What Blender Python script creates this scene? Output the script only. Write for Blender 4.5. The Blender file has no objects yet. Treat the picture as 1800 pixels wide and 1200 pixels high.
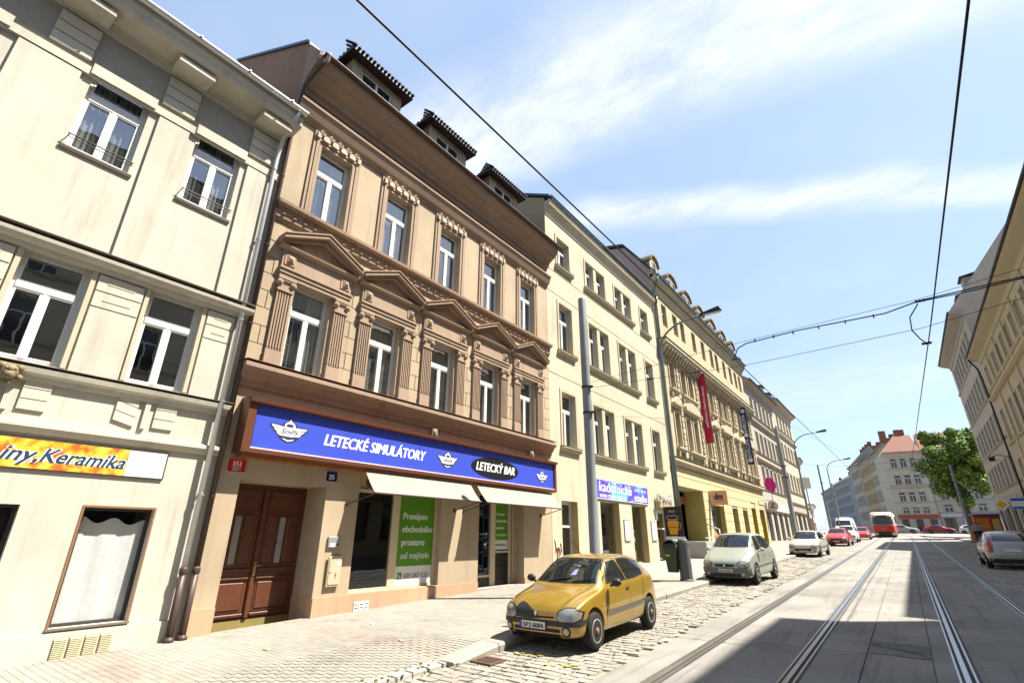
import bpy, bmesh, math, random
from mathutils import Vector, Matrix
from mathutils.bvhtree import BVHTree
random.seed(11)
SC = bpy.context.scene
COL = SC.collection
R = math.radians
SL = 0.0238                       # the street climbs away from the camera


def gz(y):
    """height of the road plane at street distance y"""
    if y < 130: return SL * y
    return SL * 130 + 0.006 * (y - 130)


# ------------------------------------------------------------------ camera
cam = bpy.data.cameras.new('camera'); cam.lens = 17.33; cam.sensor_width = 36
cam.clip_start = 0.05; cam.clip_end = 3000
camo = bpy.data.objects.new('camera', cam); COL.objects.link(camo)
fw = Vector((-0.55892, 0.74271, 0.36877)); rt = Vector((0.79998, 0.60001, 0.00404)); up = Vector((0.21827, -0.29727, 0.92951))
m = Matrix((rt, up, -fw)).transposed().to_4x4(); m.translation = (0, 0, 1.9)
camo.matrix_world = m
SC.camera = camo

# ------------------------------------------------------------------ sky and sun
SUN = Vector((1.0, 0.70, 2.1)).normalized()
EL = math.asin(SUN.z); AZ = math.atan2(SUN.x, SUN.y)
w = bpy.data.worlds.new('World'); SC.world = w; w.use_nodes = True
nt = w.node_tree; N = nt.nodes; L = nt.links
for n in list(N): N.remove(n)
out = N.new('ShaderNodeOutputWorld'); bg = N.new('ShaderNodeBackground'); bg.inputs[1].default_value = 0.085
sky = N.new('ShaderNodeTexSky'); sky.sky_type = 'NISHITA'; sky.sun_disc = False
sky.sun_elevation = EL; sky.sun_rotation = AZ; sky.air_density = 1.0; sky.dust_density = 1.2; sky.ozone_density = 1.0; sky.altitude = 200
tc = N.new('ShaderNodeTexCoord'); sep = N.new('ShaderNodeSeparateXYZ'); L.new(tc.outputs['Generated'], sep.inputs[0])


def wm(op, a, b=None, c=None, clamp=False):
    n = N.new('ShaderNodeMath'); n.operation = op; n.use_clamp = clamp
    for i, v in enumerate((a, b, c)):
        if v is None: continue
        if isinstance(v, (int, float)): n.inputs[i].default_value = v
        else: L.new(v, n.inputs[i])
    return n.outputs[0]


zz = wm('ADD', wm('MAXIMUM', sep.outputs[2], 0.0), 0.12)
px = wm('DIVIDE', sep.outputs[0], zz); py = wm('DIVIDE', sep.outputs[1], zz)
cmb = N.new('ShaderNodeCombineXYZ'); L.new(px, cmb.inputs[0]); L.new(py, cmb.inputs[1])
ns = N.new('ShaderNodeTexNoise'); ns.inputs['Scale'].default_value = 4.5; ns.inputs['Detail'].default_value = 9; ns.inputs['Roughness'].default_value = 0.66
ns.inputs['Distortion'].default_value = 0.25
mp = N.new('ShaderNodeMapping'); mp.inputs['Rotation'].default_value = (0, 0, R(-20)); mp.inputs['Scale'].default_value = (1, 2.0, 1)
L.new(cmb.outputs[0], mp.inputs[0]); L.new(mp.outputs[0], ns.inputs['Vector'])
nw = N.new('ShaderNodeTexNoise'); nw.inputs['Scale'].default_value = 2.2; nw.inputs['Detail'].default_value = 3
L.new(cmb.outputs[0], nw.inputs['Vector'])


def band(x0, y0, dx, dy, half, soft):
    ln = math.hypot(dx, dy); nx, ny = -dy / ln, dx / ln
    d = wm('ADD', wm('MULTIPLY', wm('SUBTRACT', px, x0), nx), wm('MULTIPLY', wm('SUBTRACT', py, y0), ny))
    d = wm('ADD', d, wm('MULTIPLY', wm('SUBTRACT', nw.outputs['Fac'], 0.5), 0.16))
    d = wm('ABSOLUTE', d)
    r = wm('DIVIDE', wm('SUBTRACT', half + soft, d), soft, clamp=True)
    return wm('MULTIPLY', r, wm('MULTIPLY', r, wm('SUBTRACT', 3.0, wm('MULTIPLY', r, 2.0))))


b1 = band(-0.2, 0.72, 1.0, 0.16, 0.05, 0.17)
b2 = band(0.0, 1.30, 0.905, 0.43, 0.0, 0.11)
b3 = band(0.0, 2.7, 1.0, -0.1, 0.05, 0.5)
cl = wm('ADD', wm('ADD', b1, b2), wm('MULTIPLY', b3, 0.35))
wisp = wm('MULTIPLY', wm('SUBTRACT', ns.outputs['Fac'], 0.36), 3.0, clamp=True)
soft = wm('MULTIPLY', wm('SUBTRACT', nw.outputs['Fac'], 0.45), 0.5, clamp=True)
cl = wm('ADD', wm('MULTIPLY', cl, wm('ADD', wm('MULTIPLY', wisp, 0.7), 0.34)), soft, clamp=True)
mix = N.new('ShaderNodeMix'); mix.data_type = 'RGBA'
mix.inputs['B'].default_value = (3.9, 4.0, 4.15, 1)
hz = N.new('ShaderNodeMix'); hz.data_type = 'RGBA'; hz.inputs['Factor'].default_value = 0.6; hz.inputs['B'].default_value = (1.8, 2.35, 3.25, 1); L.new(sky.outputs[0], hz.inputs['A'])
L.new(wm('MULTIPLY', cl, 0.85, clamp=True), mix.inputs['Factor']); L.new(hz.outputs['Result'], mix.inputs['A'])
L.new(mix.outputs['Result'], bg.inputs[0]); L.new(bg.outputs[0], out.inputs[0])

sun = bpy.data.lights.new('sun', 'SUN'); sun.energy = 4.4; sun.angle = R(0.53); sun.color = (1.0, 0.94, 0.83)
suno = bpy.data.objects.new('sun', sun); COL.objects.link(suno)
suno.rotation_euler = (-SUN).to_track_quat('-Z', 'Y').to_euler(); suno.location = (30, 20, 60)
SC.view_settings.view_transform = 'Standard'; SC.view_settings.look = 'None'
SC.view_settings.exposure = 1.82; SC.view_settings.gamma = 1.0; SC.view_settings.use_curve_mapping = False
SC.render.engine = 'CYCLES'
SC.cycles.max_bounces = 6; SC.cycles.transparent_max_bounces = 8; SC.cycles.glossy_bounces = 3; SC.cycles.diffuse_bounces = 3
SC.cycles.caustics_reflective = False; SC.cycles.caustics_refractive = False

# ------------------------------------------------------------------ materials
MATS = {}


def mat(name, col, rough=0.85, var=0.08, scale=2.0, bump=0.0, bscale=60.0, metal=0.0, spec=0.3, rnd=0.0, stain=0.0, attr=False, coat=0.0, smap=(2.2, 2.2, 0.16)):
    if name in MATS: return MATS[name]
    col = tuple(c * (0.67 if rough >= 0.8 else 0.78) for c in col)
    mt = bpy.data.materials.new(name); mt.use_nodes = True; MATS[name] = mt
    t = mt.node_tree; n = t.nodes; l = t.links; b = n['Principled BSDF']
    b.inputs['Roughness'].default_value = rough; b.inputs['Metallic'].default_value = metal
    b.inputs['Specular IOR Level'].default_value = spec
    if coat: b.inputs['Coat Weight'].default_value = coat; b.inputs['Coat Roughness'].default_value = 0.06
    c = n.new('ShaderNodeRGB'); c.outputs[0].default_value = (*col, 1); cur = c.outputs[0]
    co_ = n.new('ShaderNodeNewGeometry'); co = type('C', (), {'outputs': {'Object': co_.outputs['Position']}})
    val = None

    def math_(op, a, bb):
        q = n.new('ShaderNodeMath'); q.operation = op
        for i, v in enumerate((a, bb)):
            if isinstance(v, (int, float)): q.inputs[i].default_value = v
            else: l.new(v, q.inputs[i])
        return q.outputs[0]
    if var:
        z = n.new('ShaderNodeTexNoise'); z.inputs['Scale'].default_value = scale; z.inputs['Detail'].default_value = 6; z.inputs['Roughness'].default_value = 0.62
        l.new(co.outputs['Object'], z.inputs['Vector'])
        val = math_('ADD', math_('MULTIPLY', math_('SUBTRACT', z.outputs['Fac'], 0.5), var * 3), 1.0)
    if rnd:
        oi = n.new('ShaderNodeObjectInfo'); src = oi.outputs['Random']
        if attr:
            at = n.new('ShaderNodeAttribute'); at.attribute_name = 'rnd'; src = at.outputs['Fac']
        v2 = math_('ADD', math_('MULTIPLY', math_('SUBTRACT', src, 0.5), rnd * 2), 1.0)
        val = v2 if val is None else math_('MULTIPLY', val, v2)
    if stain:
        mp_ = n.new('ShaderNodeMapping'); mp_.inputs['Scale'].default_value = smap; l.new(co.outputs['Object'], mp_.inputs[0])
        s2 = n.new('ShaderNodeTexNoise'); s2.inputs['Scale'].default_value = 1.5; s2.inputs['Detail'].default_value = 7; s2.inputs['Roughness'].default_value = 0.7
        l.new(mp_.outputs[0], s2.inputs['Vector'])
        mr = n.new('ShaderNodeMapRange'); mr.inputs[1].default_value = 0.52; mr.inputs[2].default_value = 0.75; mr.inputs[3].default_value = 1.0; mr.inputs[4].default_value = 1 - stain
        l.new(s2.outputs['Fac'], mr.inputs[0])
        s3 = n.new('ShaderNodeTexNoise'); s3.inputs['Scale'].default_value = 0.55; s3.inputs['Detail'].default_value = 5; l.new(co.outputs['Object'], s3.inputs['Vector'])
        m3 = n.new('ShaderNodeMapRange'); m3.inputs[1].default_value = 0.42; m3.inputs[2].default_value = 0.68; m3.inputs[3].default_value = 1.0; m3.inputs[4].default_value = 1 - stain * .55
        l.new(s3.outputs['Fac'], m3.inputs[0]); sv = math_('MULTIPLY', mr.outputs[0], m3.outputs[0])
        val = sv if val is None else math_('MULTIPLY', val, sv)
    if val is not None:
        hs = n.new('ShaderNodeHueSaturation'); l.new(cur, hs.inputs['Color']); l.new(val, hs.inputs['Value']); cur = hs.outputs[0]
    l.new(cur, b.inputs['Base Color'])
    if bump:
        z = n.new('ShaderNodeTexNoise'); z.inputs['Scale'].default_value = bscale; z.inputs['Detail'].default_value = 4
        l.new(co.outputs['Object'], z.inputs['Vector'])
        bp = n.new('ShaderNodeBump'); bp.inputs['Strength'].default_value = bump; bp.inputs['Distance'].default_value = 0.01
        l.new(z.outputs['Fac'], bp.inputs['Height']); l.new(bp.outputs[0], b.inputs['Normal'])
    return mt


def glass(name, tint=(0.62, 0.66, 0.66), refl=0.7, add=0.24, wav=0.003):
    if name in MATS: return MATS[name]
    mt = bpy.data.materials.new(name); mt.use_nodes = True; MATS[name] = mt
    t = mt.node_tree; n = t.nodes; l = t.links; n.remove(n['Principled BSDF']); o = n['Material Output']
    tr = n.new('ShaderNodeBsdfTransparent'); tr.inputs[0].default_value = (*tint, 1)
    gl = n.new('ShaderNodeBsdfGlossy'); gl.inputs['Roughness'].default_value = 0.015; gl.inputs[0].default_value = (0.95, 0.97, 1, 1)
    lw = n.new('ShaderNodeLayerWeight'); lw.inputs[0].default_value = 0.5
    fr = n.new('ShaderNodeMath'); fr.operation = 'POWER'; l.new(lw.outputs['Facing'], fr.inputs[0]); fr.inputs[1].default_value = 3.5
    ml = n.new('ShaderNodeMath'); ml.operation = 'MULTIPLY_ADD'; ml.use_clamp = True; l.new(fr.outputs[0], ml.inputs[0]); ml.inputs[1].default_value = refl; ml.inputs[2].default_value = add
    z = n.new('ShaderNodeTexNoise'); z.inputs['Scale'].default_value = 2.5; co = n.new('ShaderNodeTexCoord'); l.new(co.outputs['Object'], z.inputs['Vector'])
    bp = n.new('ShaderNodeBump'); bp.inputs['Strength'].default_value = 0.35; bp.inputs['Distance'].default_value = wav; l.new(z.outputs['Fac'], bp.inputs['Height']); l.new(bp.outputs[0], gl.inputs['Normal'])
    mx = n.new('ShaderNodeMixShader'); l.new(ml.outputs[0], mx.inputs[0]); l.new(tr.outputs[0], mx.inputs[1]); l.new(gl.outputs[0], mx.inputs[2]); l.new(mx.outputs[0], o.inputs[0])
    return mt


def emis(name, col, st):
    if name in MATS: return MATS[name]
    mt = mat(name, col, 0.3, 0); b = mt.node_tree.nodes['Principled BSDF']
    b.inputs['Emission Color'].default_value = (*col, 1); b.inputs['Emission Strength'].default_value = st
    return mt


GL = glass('window_glass')
GLF = mat('far_glass', (0.035, 0.04, 0.045), 0.06, 0.2, 0.7, spec=0.7)
GLC = mat('car_glass', (0.012, 0.015, 0.016), 0.03, 0, spec=0.8)
WHITE = mat('white_frame', (0.78, 0.78, 0.76), 0.45, 0.04, spec=0.4)
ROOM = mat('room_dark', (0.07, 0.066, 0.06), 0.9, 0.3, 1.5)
CURT = mat('curtain_cloth', (0.5, 0.5, 0.48), 0.9, 0.15, 3, bump=0.3, bscale=12, rnd=0.45)
DARK = mat('dark_metal', (0.03, 0.03, 0.032), 0.5, 0.1)
STEEL = mat('galvanised_steel', (0.42, 0.44, 0.45), 0.42, 0.12, 6, metal=0.6)
ZINC = mat('zinc_pipe', (0.62, 0.63, 0.64), 0.38, 0.12, 5, metal=0.45)
BPIPE = mat('brown_pipe', (0.075, 0.045, 0.038), 0.45, 0.15, 6)
POLE = mat('grey_pole_paint', (0.20, 0.22, 0.23), 0.5, 0.1, 3)
WIRE = mat('wire_black', (0.015, 0.015, 0.017), 0.6, 0)
ROOF = mat('dark_roof_tiles', (0.045, 0.036, 0.036), 0.6, 0.3, 5)

# ------------------------------------------------------------------ mesh helpers


class MB:
    def __init__(s): s.v = []; s.f = []

    def add(s, vs, fs):
        o = len(s.v); s.v += [tuple(p) for p in vs]; s.f += [tuple(o + i for i in f) for f in fs]; return s

    def box(s, x0, x1, y0, y1, z0, z1):
        return s.add([(x0, y0, z0), (x1, y0, z0), (x1, y1, z0), (x0, y1, z0), (x0, y0, z1), (x1, y0, z1), (x1, y1, z1), (x0, y1, z1)],
                     [(0, 3, 2, 1), (4, 5, 6, 7), (0, 1, 5, 4), (1, 2, 6, 5), (2, 3, 7, 6), (3, 0, 4, 7)])

    def quad(s, *p): return s.add(p, [tuple(range(len(p)))])

    def prof(s, pr, y0, y1):
        """closed (x,z) profile drawn along y"""
        n = len(pr)
        return s.add([(x, y0, z) for x, z in pr] + [(x, y1, z) for x, z in pr],
                     [(i, (i + 1) % n, n + (i + 1) % n, n + i) for i in range(n)] + [tuple(range(n - 1, -1, -1)), tuple(range(n, 2 * n))])

    def plate(s, pts, x0, x1):
        """(y,z) outline with thickness in x"""
        n = len(pts)
        return s.add([(x0, y, z) for y, z in pts] + [(x1, y, z) for y, z in pts],
                     [(i, (i + 1) % n, n + (i + 1) % n, n + i) for i in range(n)] + [tuple(range(n - 1, -1, -1)), tuple(range(n, 2 * n))])

    def tube(s, pts, r, seg=8, cap=True):
        pts = [Vector(p) for p in pts]; rs = r if isinstance(r, (list, tuple)) else [r] * len(pts)
        o = len(s.v); prev = None
        for i, p in enumerate(pts):
            d = (pts[min(i + 1, len(pts) - 1)] - pts[max(i - 1, 0)]).normalized()
            if prev is None:
                a = d.cross(Vector((0, 0, 1)));
                if a.length < 0.05: a = d.cross(Vector((0, 1, 0)))
                a.normalize()
            else:
                a = (prev - d * prev.dot(d)).normalized()
            prev = a; b = d.cross(a)
            for k in range(seg):
                t = 2 * math.pi * k / seg
                s.v.append(tuple(p + (a * math.cos(t) + b * math.sin(t)) * rs[i]))
        for i in range(len(pts) - 1):
            for k in range(seg):
                k2 = (k + 1) % seg
                s.f.append((o + i * seg + k, o + i * seg + k2, o + (i + 1) * seg + k2, o + (i + 1) * seg + k))
        if cap:
            s.f.append(tuple(o + k for k in range(seg - 1, -1, -1))); e = o + (len(pts) - 1) * seg
            s.f.append(tuple(e + k for k in range(seg)))
        return s

    def lathe(s, pr, c, axis='z', seg=16):
        """(r,h) profile round an axis through c"""
        o = len(s.v); n = len(pr)
        for r, h in pr:
            for k in range(seg):
                t = 2 * math.pi * k / seg; a, b = r * math.cos(t), r * math.sin(t)
                q = {'z': (a, b, h), 'x': (h, a, b), 'y': (a, h, b)}[axis]
                s.v.append((c[0] + q[0], c[1] + q[1], c[2] + q[2]))
        for i in range(n - 1):
            for k in range(seg):
                k2 = (k + 1) % seg; s.f.append((o + i * seg + k, o + i * seg + k2, o + (i + 1) * seg + k2, o + (i + 1) * seg + k))
        s.f.append(tuple(o + k for k in range(seg - 1, -1, -1))); s.f.append(tuple(o + (n - 1) * seg + k for k in range(seg)))
        return s

    def ball(s, c, r, sx=1, sy=1, sz=1, seg=8):
        pr = [(r * math.sin(math.pi * i / 6) + 1e-4, -r * math.cos(math.pi * i / 6)) for i in range(7)]
        t = MB().lathe(pr, (0, 0, 0), 'z', seg)
        return s.add([(c[0] + x * sx, c[1] + y * sy, c[2] + z * sz) for x, y, z in t.v], t.f)

    def mesh(s, name, mt, smooth=False, fix=True):
        me = bpy.data.meshes.new(name); me.from_pydata(s.v, [], s.f)
        if fix:
            bm = bmesh.new(); bm.from_mesh(me); bmesh.ops.recalc_face_normals(bm, faces=bm.faces); bm.to_mesh(me); bm.free()
        if smooth:
            me.polygons.foreach_set('use_smooth', [True] * len(me.polygons))
        me.materials.append(mt); return me

    def obj(s, name, mt, parent=None, loc=(0, 0, 0), smooth=False, fix=True):
        return link(name, s.mesh(name, mt, smooth, fix), parent, loc)


def link(name, me, parent=None, loc=(0, 0, 0), rot=(0, 0, 0)):
    o = bpy.data.objects.new(name, me); COL.objects.link(o); o.parent = parent; o.location = loc; o.rotation_euler = rot; return o


def smooth_by_angle(o, ang=40):
    me = o.data; me.polygons.foreach_set('use_smooth', [True] * len(me.polygons))
    bm = bmesh.new(); bm.from_mesh(me)
    for e in bm.edges:
        if len(e.link_faces) == 2 and e.calc_face_angle(0) > R(ang): e.smooth = False
    bm.to_mesh(me); bm.free(); return o


def thing(name, label, cat, loc=(0, 0, 0), rotz=0, group=None, rot=None):
    o = bpy.data.objects.new(name, None); COL.objects.link(o); o.location = loc; o.rotation_euler = rot or (0, 0, rotz)
    o['label'] = label; o['category'] = cat
    if group: o['group'] = group
    return o


def tag(o, label, cat, group=None):
    o['label'] = label; o['category'] = cat
    if group: o['group'] = group
    return o


def struct(o): o['kind'] = 'structure'; return o


def stuff(o): o['kind'] = 'stuff'; return o


def box(name, mt, parent, *d): return MB().box(*d).obj(name, mt, parent)


def bevelled(name, mt, parent, x0, x1, y0, y1, z0, z1, b=0.02, seg=2):
    bm = bmesh.new(); bmesh.ops.create_cube(bm, size=1)
    for v in bm.verts: v.co = Vector(((x0 + x1) / 2 + v.co.x * (x1 - x0), (y0 + y1) / 2 + v.co.y * (y1 - y0), (z0 + z1) / 2 + v.co.z * (z1 - z0)))
    bmesh.ops.bevel(bm, geom=bm.edges[:], offset=b, segments=seg, affect='EDGES')
    me = bpy.data.meshes.new(name); bm.to_mesh(me); bm.free(); me.materials.append(mt); return link(name, me, parent)


try:
    import os
    FONT = bpy.data.fonts.load(os.path.join(bpy.utils.system_resource('DATAFILES'), 'fonts', 'Noto Sans CJK Regular.woff2'))
except Exception:
    FONT = None


def text(s, size, mt, parent, loc, face='x', bold=0.0, shear=0.0, width=None, ex=0.003, align='CENTER', name='lettering', tilt=0, spacing=1.0):
    """flat lettering; face 'x' reads on a wall facing +x, '-y' on one facing -y"""
    cu = bpy.data.curves.new('lettering', 'FONT'); cu.body = s
    num = FONT and sum(c.isdigit() for c in s) >= 2      # numerals with a flagged 1
    if num: cu.font = FONT
    cu.size = size * (2.35 if num else 1); cu.extrude = ex; cu.shear = shear
    cu.align_x = align; cu.align_y = 'CENTER'; cu.space_character = spacing; cu.resolution_u = 3
    to = bpy.data.objects.new('lettering', cu); COL.objects.link(to)
    dg = bpy.context.evaluated_depsgraph_get(); dg.update()
    me = bpy.data.meshes.new_from_object(to.evaluated_get(dg)); bpy.data.objects.remove(to); bpy.data.curves.remove(cu)
    if bold:                                   # heavier weight: shifted copies of the strokes
        vs = [v.co.copy() for v in me.vertices]; fs = [p.vertices[:] for p in me.polygons]; nv, nf = [], []
        for k, (ox, oy) in enumerate(((0, 0), (bold * 1.6, 0), (-bold * 1.6, 0), (bold * .8, bold * .8), (-bold * .8, -bold * .8))):
            o_ = len(nv); nv += [(v.x + ox, v.y + oy, v.z - k * 0.0007) for v in vs]; nf += [tuple(o_ + i for i in f) for f in fs]
        me = bpy.data.meshes.new('lettering'); me.from_pydata(nv, [], nf)
    if width:
        xs = [v.co.x for v in me.vertices]; k = width / (max(xs) - min(xs))
        for v in me.vertices: v.co.x *= k
    me.materials.clear(); me.materials.append(mt)
    rot = {'x': (R(90), 0, R(90)), '-y': (R(90), 0, 0), '-x': (R(90), 0, R(-90))}[face]
    o = link(name, me, parent, loc, rot)
    if tilt: o.matrix_basis = Matrix.Translation(loc) @ Matrix.Rotation(tilt, 4, 'X' if face == 'x' else 'Y') @ o.rotation_euler.to_matrix().to_4x4()
    return o


# ------------------------------------------------------------------ facade helpers (local frame: +x out, +y along, z up)


def wall(y0, y1, z0, z1, ops, x=0.0):
    """front face with openings (ya,yb,za,zb,depth) and their reveals"""
    b = MB(); ys = sorted({y0, y1, *[o[0] for o in ops], *[o[1] for o in ops]}); zs = sorted({z0, z1, *[o[2] for o in ops], *[o[3] for o in ops]})
    for i in range(len(ys) - 1):
        run = None
        for j in range(len(zs) - 1):
            yc, zc = (ys[i] + ys[i + 1]) / 2, (zs[j] + zs[j + 1]) / 2
            if yc < y0 or yc > y1 or zc < z0 or zc > z1: continue
            if any(o[0] < yc < o[1] and o[2] < zc < o[3] for o in ops): continue
            b.quad((x, ys[i], zs[j]), (x, ys[i + 1], zs[j]), (x, ys[i + 1], zs[j + 1]), (x, ys[i], zs[j + 1]))
    for ya, yb, za, zb, d in ops:
        b.quad((x, ya, za), (x - d, ya, za), (x - d, ya, zb), (x, ya, zb)); b.quad((x, yb, za), (x, yb, zb), (x - d, yb, zb), (x - d, yb, za))
        b.quad((x, ya, zb), (x - d, ya, zb), (x - d, yb, zb), (x, yb, zb)); b.quad((x, ya, za), (x, yb, za), (x - d, yb, za), (x - d, ya, za))
    return b


def shell(parent, y0, y1, z0, z1, depth, mt, name='side_wall'):
    """side and back walls so the house is closed"""
    b = MB()
    b.quad((0, y0, z0), (-depth, y0, z0), (-depth, y0, z1), (0, y0, z1)); b.quad((0, y1, z0), (0, y1, z1), (-depth, y1, z1), (-depth, y1, z0))
    b.quad((-depth, y0, z0), (-depth, y1, z0), (-depth, y1, z1), (-depth, y0, z1))
    return b.obj(name, mt, parent, fix=False)


WM = {}


def window(parent, ya, yb, za, zb, x, fm=None, gm=None, style='T', rich=True, sill=None, curtain=None, bar=0.065):
    fm = fm or WHITE; gm = gm or (GL if rich else GLF)
    wd, h = round(yb - ya, 3), round(zb - za, 3); key = (wd, h, style, fm.name, gm.name, rich, bar)
    if key not in WM:
        b = MB(); t = bar; d = 0.07; tz = h * 0.67
        b.box(-d, 0, 0, t, 0, h); b.box(-d, 0, wd - t, wd, 0, h); b.box(-d, 0, t, wd - t, 0, t); b.box(-d, 0, t, wd - t, h - t, h)
        panes = []
        if style == 'T':
            b.box(-d, 0.02, t, wd - t, tz - 0.05, tz + 0.06); b.box(-d, 0.015, wd / 2 - 0.036, wd / 2 + 0.036, t, tz - 0.05)
            panes = [(t, wd - t, tz + 0.06, h - t), (t, wd / 2 - 0.036, t, tz - 0.05), (wd / 2 + 0.036, wd - t, t, tz - 0.05)]
            if rich:
                for (a, c, e, g) in panes:
                    q = 0.03; b.box(-0.05, 0.008, a, a + q, e, g); b.box(-0.05, 0.008, c - q, c, e, g); b.box(-0.05, 0.008, a + q, c - q, e, e + q); b.box(-0.05, 0.008, a + q, c - q, g - q, g)
        elif style == 'M':
            b.box(-d, 0.015, wd / 2 - 0.04, wd / 2 + 0.04, t, h - t); panes = [(t, wd / 2 - 0.04, t, h - t), (wd / 2 + 0.04, wd - t, t, h - t)]
        elif style == 'H':
            b.box(-d, 0.015, t, wd - t, tz - 0.04, tz + 0.04); panes = [(t, wd - t, t, tz - 0.04), (t, wd - t, tz + 0.04, h - t)]
        else:
            panes = [(t, wd - t, t, h - t)]
        pm = [MB().quad((-0.03, a, e), (-0.03, c, e), (-0.03, c, g), (-0.03, a, g)).mesh('pane', gm, fix=False) for a, c, e, g in panes]
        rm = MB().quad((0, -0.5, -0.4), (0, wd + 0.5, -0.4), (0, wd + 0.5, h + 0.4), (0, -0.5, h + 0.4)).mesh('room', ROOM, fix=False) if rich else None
        WM[key] = (b.mesh('window', fm, fix=False), pm, rm)
    fmh, pm, rm = WM[key]
    o = link('window', fmh, parent, (x, ya, za))
    for p in pm: link('pane', p, o, (0, 0, 0), (0, random.uniform(-.008, .008), random.uniform(-.006, .006)))
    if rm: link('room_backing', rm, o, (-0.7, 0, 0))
    if curtain:
        for side in curtain:
            cw = wd * (0.45 if len(curtain) > 1 else 0.9); y_ = 0.03 if side in 'LA' else wd - cw - 0.03
            k = ('cur', round(cw, 2), h)
            if k not in WM:
                b = MB(); n = 14; pts = [(-0.16 + 0.02 * math.sin(i * 1.9) + 0.012 * math.sin(i * 4.7), cw * i / n) for i in range(n + 1)]
                for i in range(n): b.quad((pts[i][0], pts[i][1], 0.05), (pts[i + 1][0], pts[i + 1][1], 0.05), (pts[i + 1][0], pts[i + 1][1], h - 0.05), (pts[i][0], pts[i][1], h - 0.05))
                WM[k] = b.mesh('curtain', CURT, True, fix=False)
            link('curtain', WM[k], o, (0, y_, 0))
    if sill:
        p, hh, mt_, ex = sill
        k = ('sill', wd, p, hh, mt_.name, ex, round(x, 2))
        if k not in WM: WM[k] = MB().prof([(0.0, -hh), (-x + p * .7, -hh), (-x + p, -hh * .45), (-x + p, -0.02), (0.0, 0.0)], -ex, wd + ex).mesh('sill', mt_)
        link('sill', WM[k], o)
    return o


def cornice(name, mt, parent, pr, y0, y1): return MB().prof(pr, y0, y1).obj(name, mt, parent)


def surround(parent, ya, yb, za, zb, t, p, mt, bottom=False, name='surround'):
    b = MB(); b.box(0, p, ya - t, ya, za, zb + t); b.box(0, p, yb, yb + t, za, zb + t); b.box(0, p, ya, yb, zb, zb + t)
    if bottom: b.box(0, p, ya - t, yb + t, za - t, za)
    return b.obj(name, mt, parent)


def gutter(parent, y0, y1, x, z, r, mt):
    pr = [(x + r * math.cos(a), z + r * math.sin(a)) for a in [math.pi + math.pi * i / 8 for i in range(9)]] + [(x + r * 0.9 * math.cos(a), z + 0.02 + r * 0.9 * math.sin(a)) for a in [2 * math.pi - math.pi * i / 8 for i in range(9)]]
    return MB().prof(pr, y0, y1).obj('gutter', mt, parent, smooth=False)
# ================================================================== ground, road, pavements
ASPH = mat('far_asphalt', (0.16, 0.155, 0.145), 0.9, 0.15, 1.2)
CONC = mat('track_concrete', (0.31, 0.29, 0.26), 0.85, 0.14, 1.6, bump=0.25, bscale=40, rnd=0.07, stain=0.5, smap=(3.2, 0.22, 1.0))
SETT = mat('granite_setts', (0.36, 0.33, 0.28), 0.8, 0.14, 9, bump=0.3, bscale=50, rnd=0.13, stain=0.2, smap=(1.5, 1.5, 1))
SETTA = mat('granite_setts_mass', (0.36, 0.33, 0.28), 0.8, 0.14, 9, bump=0.3, bscale=50, rnd=0.13, attr=True, stain=0.2, smap=(1.5, 1.5, 1))
JOINT = mat('sandy_joints', (0.33, 0.295, 0.235), 0.95, 0.25, 14, bump=0.4, bscale=90)
KERB = mat('granite_kerb', (0.36, 0.32, 0.28), 0.8, 0.12, 7, bump=0.3, rnd=0.1)
PAVJ = mat('paving_joints', (0.335, 0.31, 0.265), 0.95, 0.2, 14)
PAVA = mat('paving_blocks_grey', (0.36, 0.335, 0.29), 0.88, 0.08, 1.5, bump=0.2, bscale=80, rnd=0.09, attr=True, stain=0.3, smap=(.8, .8, 1))
PAVB = mat('paving_blocks_pink', (0.38, 0.325, 0.275), 0.88, 0.06, 3, bump=0.2, bscale=80, rnd=0.08, attr=True, stain=0.3, smap=(.8, .8, 1))
PAVO = mat('paving_block_single', (0.38, 0.36, 0.325), 0.88, 0.06, 3, bump=0.2, bscale=80, rnd=0.13)
RAIL = mat('rail_steel', (0.50, 0.49, 0.47), 0.28, 0.1, 8, metal=0.9)
YEL = mat('worn_yellow_paint', (0.62, 0.47, 0.08), 0.8, 0.3, 12)
MOSS = mat('joint_moss', (0.12, 0.15, 0.05), 0.95, 0.3, 10)


def strip(name, mt, xs, y0, y1, dz, step=5.0, parent=None, xoff=lambda y: 0.0):
    b = MB(); n = max(1, int((y1 - y0) / step)); ys = [y0 + (y1 - y0) * i / n for i in range(n + 1)]
    for i in range(n):
        a, c = ys[i], ys[i + 1]
        b.quad((xs[0] + xoff(a), a, gz(a) + dz), (xs[1] + xoff(a), a, gz(a) + dz), (xs[1] + xoff(c), c, gz(c) + dz), (xs[0] + xoff(c), c, gz(c) + dz))
    return b.obj(name, mt, parent, fix=False)


def bend(y):
    """beyond the tram stop the street bears to the left"""
    return 0.0 if y < 84 else -0.0026 * (y - 84) ** 2 if y < 150 else -0.0026 * 66 ** 2 - 0.343 * (y - 150)


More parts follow.
